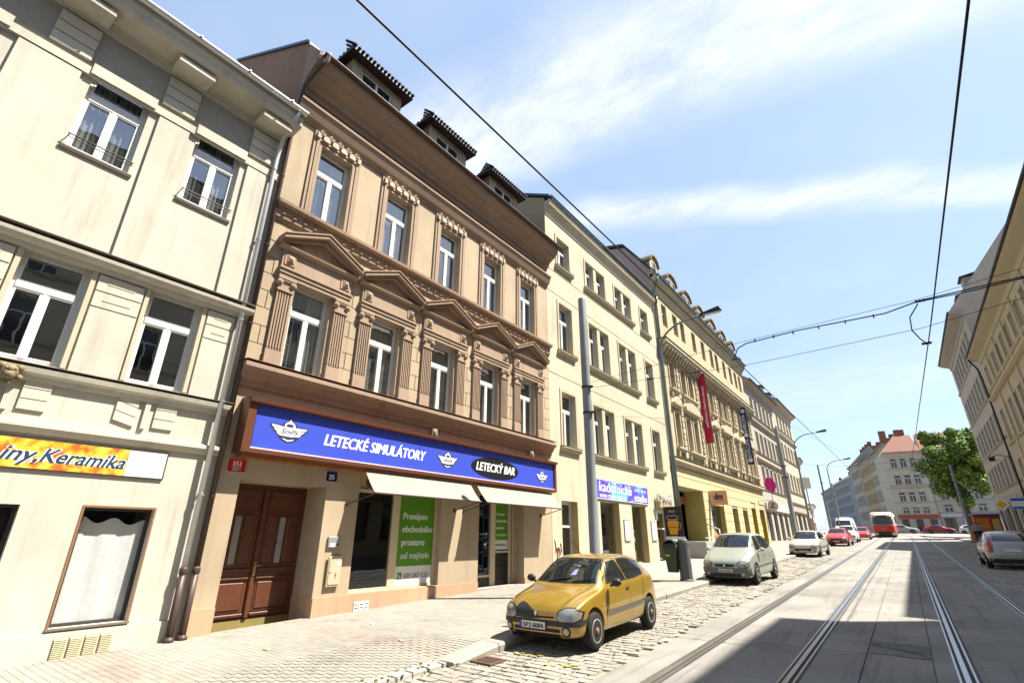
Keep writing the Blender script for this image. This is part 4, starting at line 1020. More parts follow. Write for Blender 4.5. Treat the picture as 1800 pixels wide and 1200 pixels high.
def house_C():
    H = thing('pale_yellow_house', 'plain pale yellow house between the tan house and the ornate one', 'house', (FX, 0, 0))
    y0, y1 = 16.64, 30.1
    col = [(17.6, 18.75), (20.42, 21.36), (21.66, 22.6), (23.86, 24.8), (25.1, 26.04), (27.5, 28.65)]
    rows = [(13.9, 15.5), (9.62, 11.95), (5.42, 7.72)]
    ops = [(a, c, za, zb, .28) for a, c in col for za, zb in rows] + [(17.35, 18.6, .4, 3.25, .35), (20.6, 22.5, .75, 3.42, .35), (23.9, 25.6, .75, 3.4, .35), (26.95, 28.95, .5, 3.3, .35)]
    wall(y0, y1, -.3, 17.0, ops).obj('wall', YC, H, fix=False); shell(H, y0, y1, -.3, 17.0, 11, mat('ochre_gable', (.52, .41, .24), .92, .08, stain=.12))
    for za, zb in rows:
        for i, (a, c) in enumerate(col):
            window(H, a, c, za, zb, -.22, style='T', curtain=random.choice((None, 'L', 'LR', None)))
        for a, c in ((17.6, 18.75), (20.42, 22.6), (23.86, 26.04), (27.5, 28.65)): surround(H, a, c, za, zb, .13, .035, YC2)
        for a, c in ((17.4, 18.95), (20.2, 26.25), (27.3, 28.85)):
            cornice('sill_course', YC2, H, [(0, za - .22), (.12, za - .2), (.17, za - .1), (.17, za - .04), (0, za)], a, c); box('sill_flashing', GSILL, H, 0, .185, a, c, za - .036, za - .02)
    for z, p in ((13.45, .012), (12.3, .012), (8.4, .012)): box('wall_band', YC2, H, 0, p, y0, y1, z, z + .03)
    cornice('eaves_cornice', YC, H, [(0, 16.3), (.04, 16.3), (.06, 16.5), (.1, 16.62), (.26, 16.78), (.3, 16.95), (.3, 17.05), (0, 17.2)], y0, y1)
    gutter(H, y0 - .03, y1 + .05, .36, 17.2, .07, mat('green_zinc', (.16, .21, .20), .4, .1, metal=.3))
    xr = pitched(H, y0, y1, 17.15, .3, 11, 3.2, mat('slate_roof', (.10, .12, .14), .6, .15), -6); gables(H, y0, y1, 17.0, 11, 3.2, mat('ochre_gable', (.5, .4, .25)), -6)
    MB().prof([(.3, 17.12), (-6, 20.3), (-6, 20.45), (.3, 17.27)], y0 - .05, y0 + .2).obj('gable_coping', mat('slate_blue_metal', (.06, .09, .12)), H)
    GF = mat('grey_shop_frame', (.30, .27, .22), .5, .08)
    window(H, 17.35, 18.6, .4, 3.25, -.3, fm=WHITE, style='H', bar=.12); window(H, 20.6, 22.5, .75, 3.42, -.3, fm=GF, style='1'); window(H, 23.9, 25.6, .75, 3.4, -.3, fm=GF, style='1'); window(H, 26.95, 28.95, .5, 3.3, -.3, fm=WHITE, style='H', bar=.13)
    for yr, za, zb in ((22.5, .75, 3.42), (25.6, .75, 3.4), (28.95, .5, 3.3), (18.6, .4, 3.25)): box('reveal', REV, H, -.28, .01, yr - .02, yr + .002, za, zb)
    box('plinth', mat('grey_plinth', (.42, .38, .32), .9, .1), H, 0, .03, 18.6, 20.6, -.3, .72); box('plinth', mat('grey_plinth', (.42, .38, .32)), H, 0, .03, 20.6, 26.95, -.3, .72)
    # hairdresser sign
    S_ = thing('hairdresser_sign', 'blue and violet hairdressing studio banner above the shop windows', 'sign', (FX, 0, 0))
    PB = mat('violet_banner', (.16, .10, .55), .45, 0)
    tn = PB.node_tree; co = tn.nodes.new('ShaderNodeTexCoord'); z = tn.nodes.new('ShaderNodeTexNoise'); z.inputs['Scale'].default_value = .55; z.inputs['Detail'].default_value = 2; z.inputs['Distortion'].default_value = 1.5
    tn.links.new(co.outputs['Object'], z.inputs['Vector']); cr = tn.nodes.new('ShaderNodeValToRGB'); e = cr.color_ramp.elements; e[0].position = .44; e[0].color = (.10, .06, .50, 1); e[1].position = .62; e[1].color = (.12, .50, .72, 1); tn.links.new(z.outputs['Fac'], cr.inputs[0]); tn.links.new(cr.outputs[0], tn.nodes['Principled BSDF'].inputs['Base Color'])
    box('banner', PB, S_, 0, .05, 20.2, 25.95, 3.52, 4.32)
    WT = mat('lettering_white', (.85, .85, .85), .5, 0)
    text('kadeřnické', .62, WT, S_, (.054, 22.2, 4.02), bold=.006, width=3.4); text('www.studio-salon.cz', .32, WT, S_, (.054, 21.9, 3.66), width=2.8); text('studio', .5, WT, S_, (.054, 25.0, 3.74), bold=.006, width=1.6)
    text('dámské   pánské', .2, WT, S_, (.054, 25.0, 4.12), width=1.4)
    box('banner_rim', PW_, S_, .051, .056, 20.2, 25.95, 3.5, 3.53)
    for yy, lb in ((22.85, 'framed price list beside the first hairdresser window'), (26.1, 'framed price list left of the hairdresser door')):
        t = thing('notice_board', lb, 'notice', (FX, 0, 0)); box('board_frame', GF, t, 0, .04, yy, yy + .62, 1.75, 2.7); box('board_sheet', PW_, t, .04, .044, yy + .05, yy + .57, 1.8, 2.65)
        for k in range(5): box('print_block', mat('print_pink%d' % (k % 2), ((.55, .4, .42), (.45, .45, .5))[k % 2], .6, .1), t, .0442, .0455, yy + .1, yy + .5 - .1 * (k % 3), 2.55 - k * .16, 2.6 - k * .16)
    t = thing('flower_box', 'balcony box of flowers over the hairdresser door', 'flower box', (FX, 0, 0)); box('box', mat('flowerbox_ochre', (.5, .4, .24), .8, .1), t, .02, .3, 26.95, 28.8, 3.42, 3.72)
    for cn, cc, n_ in (('leaves', (.08, .13, .03), 90), ('blossoms', (.35, .28, .5), 50)):
        b = MB()
        for k in range(n_):
            y = random.uniform(26.95, 28.8); x = random.uniform(.05, .4); z = random.uniform(3.7, 4.15); r = random.uniform(.03, .07)
            b.quad((x, y - r, z), (x + r, y, z - r), (x, y + r, z + r * .3), (x - r, y, z + r))
        stuff(b.obj(cn, mat('flower_' + cn, cc, .7, .2), t, fix=False))
    # graffiti on the pier by the tan house
    b = MB(); GR_ = mat('graffiti_red', (.42, .16, .09), .8, .1)
    for k in range(9):
        y = 16.78 + k * .055; b.tube([(.012, y, 1.0 + random.uniform(0, .5)), (.012, y + .05, 1.3 + random.uniform(0, .3)), (.012, y - .02, 1.6 + random.uniform(-.1, .3))], .012, 4)
    tag(b.obj('graffiti', GR_, None, (FX, 0, 0)), 'scrawled red graffiti on the wall left of the white door', 'graffiti')
    # downpipe C/D
    p = thing('downpipe', 'dark green downpipe at the right end of the pale yellow house', 'pipe', (FX, 0, 0))
    MB().tube([(.36, 29.95, 17.15), (.3, 30.0, 16.8), (.1, 30.1, 16.3), (.1, 30.1, .7)], .07, 10).obj('pipe', mat('green_zinc', (.16, .21, .2)), p, smooth=True)
    for z in (14, 11, 8, 5, 2.5): MB().lathe([(.085, 0), (.085, .04)], (.1, 30.1, z), 'z', 10).obj('pipe_clip', STEEL, p)


PW_ = mat('poster_white', (.78, .78, .78), .5, .02)
house_C()

# ================================================================== house D (ornate yellow, drugstore)
YD = mat('yellow_plaster', (0.66, 0.56, 0.36), 0.9, 0.07, 1.2, stain=0.25)
YDG = mat('yellow_rustication', (0.72, 0.62, 0.36), 0.88, 0.05, 1.2, stain=0.15)
YDT = mat('yellow_trim', (0.62, 0.54, 0.38), 0.88, 0.08, 2, stain=.25)


def house_D():
    H = thing('ornate_yellow_house', 'ornate yellow house with round dormers, a drugstore on its ground floor', 'house', (FX, 0, 0))
    y0, y1 = 30.12, 54.9
    sg = [32.2, 38.7, 41.1, 47.5, 49.7]; pr = [34.4, 36.0, 43.5, 45.1, 51.6, 53.2]; hw = .48
    cs = sorted(sg + pr); rows = [(15.8, 17.5), (11.2, 13.2), (7.3, 9.6)]
    ops = [(c - hw, c + hw, za, zb, .3) for c in cs for za, zb in rows] + [(30.7, 35.6, .4, 4.85, 1.3), (37.0, 40.3, 1.2, 4.1, .35), (42.6, 44.2, 1.2, 4.1, .35), (45.8, 47.4, 1.2, 4.1, .35), (49.0, 50.6, .9, 4.4, .4), (52.2, 54.0, .9, 4.4, .4)]
    wall(y0, y1, -.3, 18.8, ops).obj('wall', YD, H, fix=False); shell(H, y0, y1, -.3, 18.8, 12, mat('pink_gable', (.55, .38, .32), .92, .08, stain=.1))
    for za, zb in rows:
        for c in cs: window(H, c - hw, c + hw, za, zb, -.24, style='T', rich=False, fm=mat('cream_window', (.62, .56, .42), .6, .05))
    for za, zb, hood in ((11.2, 13.2, False), (7.3, 9.6, True)):
        for c in cs: surround(H, c - hw, c + hw, za, zb, .14, .07, YDT)
        for grp in [[c] for c in sg] + [[34.4, 36.0], [43.5, 45.1], [51.6, 53.2]]:
            a, c = grp[0] - hw - .22, grp[-1] + hw + .22; m_ = (a + c) / 2
            cornice('window_sill', YDT, H, [(0, za - .3), (.14, za - .26), (.26, za - .1), (.26, za), (0, za + .02)], a, c)
            for k in (a + .12, c - .12): bevelled('console', YDT, H, 0, .18, k - .08, k + .08, za - .62, za - .3, .02, 1)
            cornice('window_cornice', YDT, H, [(0, zb + .3), (.1, zb + .3), (.18, zb + .42), (.3, zb + .46), (.3, zb + .54), (0, zb + .58)], a - .05, c + .05)
            if hood:
                if len(grp) == 1: MB().plate([(a - .05, zb + .58), (c + .05, zb + .58), (m_, zb + 1.1)], 0, .28).obj('pediment', YDT, H)
                else: MB().plate([(m_ + (c - a) * .52 * math.cos(t), zb + .58 + .6 * math.sin(t)) for t in [math.pi * k / 12 for k in range(13)]], 0, .28).obj('segment_pediment', YDT, H)
    # quoin strips between the bays
    for yq in (30.5, 33.25, 37.35, 39.9, 42.3, 46.3, 48.6, 50.6, 54.5):
        for k in range(17): bevelled('quoin', YDT, H, 0, .1, yq - .24 + (.05 if k % 2 else 0), yq + .24 - (.05 if k % 2 else 0), 6.75 + k * .4, 7.1 + k * .4, .03, 1)
    cornice('storey_cornice', YDT, H, [(0, 6.1), (.12, 6.1), (.2, 6.24), (.34, 6.3), (.34, 6.42), (0, 6.5)], y0, y1); box('course_flashing', GSILL, H, 0, .355, y0, y1, 6.503, 6.52)
    cornice('main_cornice', YDT, H, [(0, 13.5), (.1, 13.5), (.16, 13.75), (.55, 13.86), (.62, 14.0), (.62, 14.12), (0, 14.25)], y0, y1); box('course_flashing', GSILL, H, 0, .64, y0, y1, 14.253, 14.27)
    br = MB().prof([(.1, 13.3), (.2, 13.32), (.5, 13.72), (.5, 13.85), (.1, 13.85)], -.1, .1).mesh('bracket', YDT)
    for k in range(48): link('bracket', br, H, (0.02, y0 + .35 + k * .513, 0))
    box('wall_band', GSILL, H, 0, .05, y0, y1, 17.75, 17.79)
    cornice('eaves_cornice', YD, H, [(0, 17.9), (.05, 17.9), (.1, 18.3), (.42, 18.75), (.46, 18.95), (0, 19.1)], y0, y1 + .02)
    GG = mat('green_zinc', (.16, .21, .2)); gutter(H, y0, y1 + .1, .5, 19.05, .09, GG)
    # mansard
    MR = mat('grey_mansard', (.09, .10, .11), .55, .15)
    MB().quad((.4, y0, 19.0), (.4, y1, 19.0), (-1.7, y1, 22.0), (-1.7, y0, 22.0)).quad((-1.7, y0, 22.0), (-1.7, y1, 22.0), (-7, y1, 23.2), (-7, y0, 23.2)).quad((-7, y0, 23.2), (-7, y1, 23.2), (-12, y1, 18.8), (-12, y0, 18.8)).obj('roof', MR, H, fix=False)
    PG = mat('pink_gable', (.55, .38, .32)); MB().quad((0, y0, 18.8), (.35, y0, 19.0), (-1.7, y0, 21.9), (-7, y0, 23.1), (-12, y0, 18.8)).quad((0, y1, 18.8), (.35, y1, 19.0), (-1.7, y1, 21.9), (-7, y1, 23.1), (-12, y1, 18.8)).obj('gable', PG, H)
    MB().prof([(.45, 19.0), (-1.7, 22.0), (-7, 23.2), (-7, 23.4), (-1.75, 22.22), (.45, 19.2)], y0 - .08, y0 + .2).obj('gable_coping', mat('dark_coping', (.04, .045, .05), .4, .1), H)
    BLP = mat('blue_lattice', (.05, .08, .36), .4, .1)
    for k in range(7):
        c = 31.6 + k * 3.55; x = -.15; hw2 = 1.05 if k else .75
        arc = [(c + hw2 * math.cos(t), 20.6 + .62 * math.sin(t)) for t in [math.pi * i / 12 for i in range(13)]]
        MB().plate([(c + hw2, 19.0)] + arc + [(c - hw2, 19.0)], -2.2, x).obj('dormer', YD, H)
        MB().plate([(c + (hw2 + .14) * math.cos(t), 20.6 + .76 * math.sin(t)) for t in [math.pi * i / 12 for i in range(13)]] + [(c + (hw2) * math.cos(t), 20.6 + .63 * math.sin(t)) for t in [math.pi - math.pi * i / 12 for i in range(13)]], -2.2, x + .16).obj('dormer_hood', mat('bronze_hood', (.26, .20, .12), .5, .1), H)
        for s_ in (-1, 1) if k else (0,): window(H, c + s_ * .48 - .34, c + s_ * .48 + .34, 19.5, 20.75, x + .04, style='1', rich=False, fm=mat('cream_window', (.62, .56, .42)))
        if k < 7:
            b = MB(); ya = c + hw2 + .35; xx = .15
            for j in range(5): b.box(xx, xx + .03, ya + j * .24, ya + j * .24 + .05, 19.15, 19.95)
            for j in range(4): b.box(xx - .01, xx + .04, ya, ya + 1.01, 19.2 + j * .22, 19.27 + j * .22)
            b.obj('roof_railing', BLP, H)
    # rusticated ground floor: long courses
    segs = lambda z: [(y0 + .01, y1 - .01)] if z >= 4.9 else [(35.6, 37.0 if z < 4.1 and z > 1.1 else 42.6), (40.3, 42.6), (44.2, 45.8), (47.4, 49.0), (50.6, 52.2)]
    for k in range(9):
        z = .72 + k * .59; zb = z + .565
        if zb > 6.05: zb = 6.06
        sg_ = [(y0 + .01, y1 - .01)] if z > 4.8 else [(35.6, 37.0), (40.3, 42.6), (44.2, 45.8), (47.4, 49.0), (50.6, 52.2)] if z < 4.0 else [(35.6, 49.0), (50.6, 52.2)]
        if zb - z < .1: continue
        if 3.6 < z < 4.4: zb = min(zb, 4.85)
        for a, c in sg_: bevelled('course_block', YDG, H, 0, .05, a, c, z, zb, .02, 1)
    box('pier_strip', YDG, H, 0, .045, y0 + .01, 30.7, .0, 4.85)
    for a, c, za, zb in ((37.0, 40.3, 1.2, 4.1), (42.6, 44.2, 1.2, 4.1), (45.8, 47.4, 1.2, 4.1)):
        window(H, a, c, za, zb, -.3, fm=mat('grey_shop_frame', (.3, .27, .22)), style='1')
        box('reveal', mat('yellow_reveal', (.60, .50, .16), .85, .06), H, -.28, .045, c - .02, c + .004, za, zb)
        OR_ = mat('orange_swoosh', (.75, .30, .10), .5, .05)
        MB().plate([(a + .1, za + 1.6), (a + .5, za + 1.55), (c - .1, za + .4), (c - .1, za + .05), (c - .5, za + .35), (a + .1, za + 1.2)], -.27, -.262).obj('window_sticker', OR_, H)
    for a, c in ((49.0, 50.6), (52.2, 54.0)):
        window(H, a, c, .9, 4.4, -.3, fm=mat('grey_shop_frame', (.3, .27, .22)), style='M'); box('reveal', mat('deep_yellow', (.62, .42, .03), .8, .05), H, -.3, .05, c - .04, c + .02, .9, 4.4)
    # entrance recess of the drugstore
    window(H, 30.75, 34.2, .5, 4.5, -1.2, fm=WHITE, style='M', bar=.1)
    box('recess_wall', mat('yellow_reveal', (.60, .50, .16)), H, -1.28, 0.02, 35.58, 35.604, .4, 4.85)
    box('entrance_band', mat('red_brown_band', (.40, .12, .06), .5, .1), H, -1.15, -1.1, 30.75, 35.5, 4.0, 4.5)
    r_ = thing('ramp_railing', 'grey wheelchair ramp with handrail before the drugstore entrance', 'ramp', (FX, 0, 0))
    box('ramp_wall', mat('ramp_grey', (.45, .44, .42), .8, .08), r_, .0, 1.4, 30.4, 36.4, gz(32), gz(32) + .95)
    MB().tube([(1.36, 30.5, 1.9), (1.36, 33.5, 1.9), (1.36, 33.5, 2.4), (.6, 33.5, 2.75)], .03, 8).tube([(1.36, 33.5, .9), (1.36, 33.5, 2.4)], .03, 8).tube([(1.36, 36.2, .9), (1.36, 36.2, 2.0), (1.36, 33.5, 2.0)], .03, 8).obj('handrail', STEEL, r_, smooth=True)
    box('dark_panel', DARK, r_, 1.4, 1.41, 33.6, 35.4, 1.0, 1.75)
    # hanging signs
    WT = mat('lettering_white', (.85, .85, .85), .5, 0)
    t = thing('hanging_sign', 'tan projecting shop sign with navy letters and a red and orange swoosh', 'sign', (FX, 36.9, 0))
    bevelled('sign_body', mat('dm_tan', (.68, .40, .22), .5, .03), t, .05, 1.25, -.08, .08, 4.02, 4.95, .03, 2)
    text('dm', .62, mat('dm_navy', (.02, .03, .10), .4, 0), t, (.65, -.085, 4.55), face='-y', bold=.02, shear=.15, width=.62)
    for q_, cc in ((0, (.55, .02, .02)), (1, (.75, .30, .02))):
        MB().add([(.3, -.084 - q_ * .002, 4.2 - q_ * .03), (.62, -.084 - q_ * .002, 4.28 - q_ * .04), (1.05, -.084 - q_ * .002, 4.3 - q_ * .02), (1.05, -.084 - q_ * .002, 4.26 - q_ * .04), (.6, -.084 - q_ * .002, 4.19 - q_ * .03), (.32, -.084 - q_ * .002, 4.13)], [(0, 1, 4, 5), (1, 2, 3, 4)]).obj('swoosh', mat('swoosh%d' % q_, cc, .5, 0), t, fix=False)
    def banner(lb, y, za, zb, cc, words, marks):
        t = thing('hanging_banner', lb, 'banner', (FX, y, 0)); MBn = mat('banner_' + words[0][0][:3], cc, .7, .06, 1.0)
        b = MB(); n = 14
        for i in range(n + 1):
            z = za + (zb - za) * i / n; w_ = .03 * math.sin(i * .7)
            b.v += [(.12, w_, z), (.40, w_ + .012 * math.sin(i), z), (.68, w_, z)]
        for i in range(n):
            for j in range(2): b.f.append((3 * i + j, 3 * i + j + 1, 3 * i + j + 4, 3 * i + j + 3))
        b.obj('cloth', MBn, t, smooth=True, fix=False)
        for z in (za, zb): MB().tube([(0, 0, z), (.74, 0, z)], .025, 6).obj('banner_pole', STEEL, t)
        for s, z, sz in words:
            o = text(s, sz, WT, t, (.4, -.06, z), face='-y', bold=.004); o.rotation_euler = (R(90), R(-90), 0)
        for z in marks: MB().lathe([(.14, 0), (.2, 0), (.2, .01), (.14, .01)], (.4, -.065, z), 'y', 16).obj('ring_mark', WT, t)
    banner('long crimson banner hanging from the ornate yellow house', 37.8, 8.35, 13.7, (.52, .02, .07), [('pojišťovací a finanční centrum', 11.1, .26)], [])
    banner('long navy banner with white lettering and rings on the ornate yellow house', 50.3, 8.2, 13.6, (.03, .04, .17), [('EVROPA', 9.7, .46), ('EVROPA', 12.0, .46)], [8.6, 10.9, 13.2])
    p = thing('downpipe', 'green downpipe rising beside the first dormer of the ornate house', 'pipe', (FX, 0, 0)); MB().tube([(.5, 30.4, 19.0), (.35, 30.4, 18.5), (.14, 30.38, 17.9), (.14, 30.38, 7.0)], .06, 8).obj('pipe', GG, p, smooth=True)


house_D()

# ================================================================== plainer houses by one generator


def plain_house(label, name, loc, rot, W, ez, rows, cw, sp, col, trim, roofc, depth=11, rise=4, eo=.5, shop=None, first=None, group=None, dormers=0, bands=(), z0=-.5, sidewin=False, eprof=.5, chim=0, pil=0):
    H = thing(name, label, 'house', loc, rot, group)
    n = max(1, int((W - .6) / sp)); off = (W - (n - 1) * sp) / 2
    ops = [(off + k * sp - cw / 2, off + k * sp + cw / 2, za, zb, .22) for k in range(n) for za, zb in rows]
    if shop:
        m_ = max(1, int(W / shop[2])); so = W / m_
        sops = [(k * so + .5, (k + 1) * so - .5, shop[0], shop[1], .3) for k in range(m_)]; ops += sops
    wall(0, W, z0, ez, ops).obj('wall', col, H, fix=False); shell(H, 0, W, z0, ez, depth, col)
    for za, zb in rows:
        for k in range(n):
            c = off + k * sp; window(H, c - cw / 2, c + cw / 2, za, zb, -.18, style='T', rich=False)
            surround(H, c - cw / 2, c + cw / 2, za, zb, .12, .05, trim)
        cornice('sill_course', trim, H, [(0, za - .2), (.08, za - .18), (.14, za - .06), (0, za)], .02, W - .02)
    for k in range(pil):
        a = off + (k + .5) * sp * max(1, (n - 1)) / max(1, pil) if n > 1 else W / 2
        box('pilaster', trim, H, 0, .09, a - .2, a + .2, rows[-1][0] - .3, ez - .8)
    if shop:
        for a, c, za, zb, d in sops: window(H, a, c, za, zb, -.26, style='M', rich=False, fm=mat('dark_shop_frame', (.05, .045, .04)))
        cornice('shop_fascia', shop[3], H, [(0, shop[1] + .15), (.2, shop[1] + .15), (.2, shop[1] + .75), (0, shop[1] + .8)], .15, W - .15)
    for z in bands: cornice('string_course', trim, H, [(0, z - .2), (.15, z - .15), (.28, z - .02), (.28, z + .08), (0, z + .14)], 0, W)
    cornice('eaves_cornice', trim, H, [(0, ez - .7), (.06, ez - .7), (.12, ez - .4), (eo * .8, ez - .15), (eo, ez - .05), (eo, ez + .06), (0, ez + .2)], -.02, W + .02)
    gutter(H, 0, W, eo + .06, ez + .1, .08, DARK)
    pitched(H, 0, W, ez + .05, eo, depth, rise, roofc); gables(H, 0, W, ez, depth, rise, col, None, eo)
    for k in range(dormers):
        c = W * (k + .5) / dormers; x = -1.0; zb = ez + .05 + rise * (eo - x) / (eo + depth / 2)
        MB().box(-4, x, c - .7, c + .7, zb - .3, zb + 1.2).obj('dormer', trim, H); window(H, c - .5, c + .5, zb + .1, zb + 1.05, x + .03, style='M', rich=False)
        MB().prof([(x + .2, zb + 1.2), (x + .2, zb + 1.3), (-4.5, zb + 1.8), (-4.5, zb + 1.7)], c - .9, c + .9).obj('dormer_roof', roofc, H)
    for k in range(chim): box('chimney', mat('brick_chimney', (.30, .13, .09), .9, .2, 4), H, -depth / 2 - .9, -depth / 2 - .1, W * (k + .6) / chim - .6, W * (k + .6) / chim + .6, ez + rise - 1, ez + rise + 1.3)
    return H


GBE = mat('grey_beige_plaster', (0.56, 0.52, 0.44), 0.9, 0.08, 1.0, stain=0.18); GBT = mat('grey_beige_trim', (0.50, 0.43, 0.36), .9, .08)
BEI = mat('beige_plaster', (0.62, 0.56, 0.44), 0.9, 0.08, 1.0, stain=0.15); BET = mat('beige_trim', (0.55, 0.49, 0.38), .9, .08)
FASC = mat('white_fascia', (.7, .68, .64), .6, .06)
DR = mat('dark_slate', (.06, .055, .06), .7, .2)
plain_house('grey-beige house with a pale shop fascia beyond the ornate yellow house', 'grey_beige_house', (FX, 54.95, 0), 0, 14.6, 17.6, [(14.2, 16.2), (10.2, 12.4), (6.6, 8.8)], 1.0, 2.05, GBE, GBT, DR, shop=(1.7, 4.4, 2.9, FASC), rise=4.5, bands=(13.4, 9.4), eo=.6)
plain_house('tall grey-white house at the end of the left row', 'grey_white_house', (FX, 69.6, 0), 0, 14.0, 18.6, [(15.2, 17.2), (11.4, 13.4), (7.4, 9.6)], 1.0, 2.3, BEI, BET, DR, shop=(2.1, 4.8, 3.4, GBT), rise=4, bands=(14.4, 6.0), eo=.7, dormers=3)
PEA = mat('orange_plaster', (0.55, 0.33, 0.19), .9, .08, 1, stain=.1)
plain_house('narrow orange-brown house past the left row', 'orange_house', (FX - .9, 88.5, 0), R(4), 6.5, 13.5, [(9.5, 11.5), (6.5, 8.4)], 1.0, 2.4, PEA, BET, DR, shop=(2.7, 4.7, 3.1, FASC), rise=2)
plain_house('low pale shop pavilion at the far end of the left pavement', 'shop_pavilion', (FX - 1.2, 95.2, 0), R(5), 12, 7.0, [(5.3, 6.3)], 1.2, 2.8, mat('pavilion_peach', (.66, .52, .40), .9, .08), FASC, DR, shop=(2.6, 4.2, 3.0, FASC), rise=.8, z0=1.5)

# right-hand side, in shade
SHY = mat('right_yellow_plaster', (0.68, 0.56, 0.36), .9, .07, 1, stain=.15); SHT = mat('right_yellow_trim', (.62, .53, .36), .9, .07)
GRW = mat('right_grey_plaster', (.60, .53, .42), .9, .08, 1, stain=.15); GRT = mat('right_grey_trim', (.5, .45, .38), .9, .08)
plain_house('tall beige house across the street whose shadow crosses the tracks', 'opposite_house', (8.0, 20.0, 0), math.pi, 34, 20.8, [(17.2, 19.2), (13.6, 15.7), (9.9, 12.1), (6.2, 8.4)], 1.1, 2.4, BEI, BET, DR, shop=(1.2, 4.2, 3.4, GBT), rise=2, eo=.7)
R1 = plain_house('yellow shaded house with a deep eaves cornice along the right edge', 'shaded_yellow_house', (8.0, 55.5, 0), math.pi, 35.5, 16.3, [(13.4, 15.0), (9.0, 11.4), (5.4, 7.6)], 1.0, 2.15, SHY, SHT, mat('red_brown_tiles', (.20, .09, .06), .8, .2, 3), shop=(1.6, 4.1, 3.4, GBT), rise=4, eo=.7, bands=(12.6,), pil=8, chim=3)
plain_house('tall grey house with a dark mansard roof behind the yellow shaded house', 'mansard_house', (8.1, 74.5, 0), math.pi, 18.9, 20.8, [(17.2, 19.4), (13.4, 15.6), (9.8, 12.0), (6.4, 8.4)], 1.0, 2.3, GRW, GRT, mat('grey_slate', (.12, .11, .11), .8, .2, 3), shop=(2.4, 4.9, 3.6, GBT), rise=8, eo=.9, dormers=4)
for yb, x_, lb in ((56.2, 7.6, 'dark downpipe between the shaded yellow house and the grey mansard house'),):
    p = thing('downpipe', lb, 'pipe', (0, 0, 0)); MB().tube([(7.3, yb - .8, 16.2), (7.75, yb - .4, 15.4), (7.85, yb - .2, 14.6), (7.85, yb - .2, gz(yb) + .15)], .07, 8).obj('pipe', DARK, p, smooth=True)

# far end, where the street bears left
CW = mat('cream_white_plaster', (.64, .57, .45), .9, .07, .8, stain=.12); CWT = mat('cream_white_trim', (.6, .53, .42), .9, .07)
RT = mat('red_tiles', (.21, .085, .058), .8, .2, 2); G3 = gz(125)
CH = plain_house('cream corner house with a red tiled roof facing down the street', 'corner_house', (-1.0, 125.5, G3), R(-82), 6.4, 14.9, [(12.0, 13.8), (8.8, 10.6), (5.6, 7.4), (3.4, 4.6)], 1.0, 1.55, CW, CWT, RT, rise=4.2, eo=.5, depth=12, z0=-2, bands=(11.8, 8.3), chim=2, shop=(.3, 2.4, 2.1, mat('red_fascia', (.45, .08, .05), .6, .1)))
for o in CH.children:
    if o.name.startswith(('roof', 'gable')):
        for v in o.data.vertices:
            if v.co.z > 14.9 + 4.0 and v.co.y < 3: v.co.y = 3.6
plain_house('drab beige house behind the leafy tree', 'drab_house', (5.4, 126.5, G3), R(-88), 10.5, 14.9, [(12.0, 13.8), (8.8, 10.6), (5.8, 7.6), (3.6, 5.0)], 1.2, 2.4, GBE, GBT, RT, rise=4.2, eo=.5, depth=12, z0=-2, shop=(.3, 2.6, 2.6, mat('pale_shop_fascia', (.6, .58, .55), .7, .1)))
# receding row of the bending street: frames its left-facing fronts
rowdir = R(180 + 10.5)
plain_house('cream house with a dark roof, first of the far receding row', 'far_row_house', (-3.9, 149.7, G3), rowdir, 16, 16.8, [(13.8, 15.6), (10.6, 12.6), (7.2, 9.4), (4.0, 5.8)], 1.0, 2.2, BEI, BET, DR, depth=7, rise=3, z0=-2, chim=3, shop=(.4, 2.8, 3, GBT))
plain_house('ochre house with balconies, second of the far receding row', 'far_row_house', (-6.9, 166.4, G3), rowdir, 16.9, 17.2, [(14.0, 15.8), (10.6, 12.6), (7.2, 9.4), (4.0, 5.8)], 1.0, 2.2, mat('far_ochre', (.58, .42, .22), .9, .08), BET, DR, depth=7, rise=3.5, z0=-2, chim=3)
plain_house('beige gabled house, third of the far receding row', 'far_row_house', (-10.4, 185, G3), rowdir, 18.8, 18.6, [(14.8, 16.6), (11.2, 13.2), (7.6, 9.8), (4.0, 5.8)], 1.0, 2.3, mat('far_beige', (.5, .46, .38), .9, .08), GBT, DR, depth=7, rise=4, z0=-2, chim=4)
plain_house('grey house with a painted bluish shade tint closing the view far down the street', 'distant_house', (-26.5, 260, G3), R(180 + 13.6), 62, 17.0, [(13.6, 15.4), (10.4, 12.4), (7.2, 9.4), (4.0, 5.8)], 1.1, 2.6, mat('far_shade_blue', (.36, .38, .42), .9, .08), mat('far_shade_trim', (.4, .41, .44), .9, .08), DR, rise=4, z0=-2, chim=3)  # bluish tint of shade put into the wall and trim colours

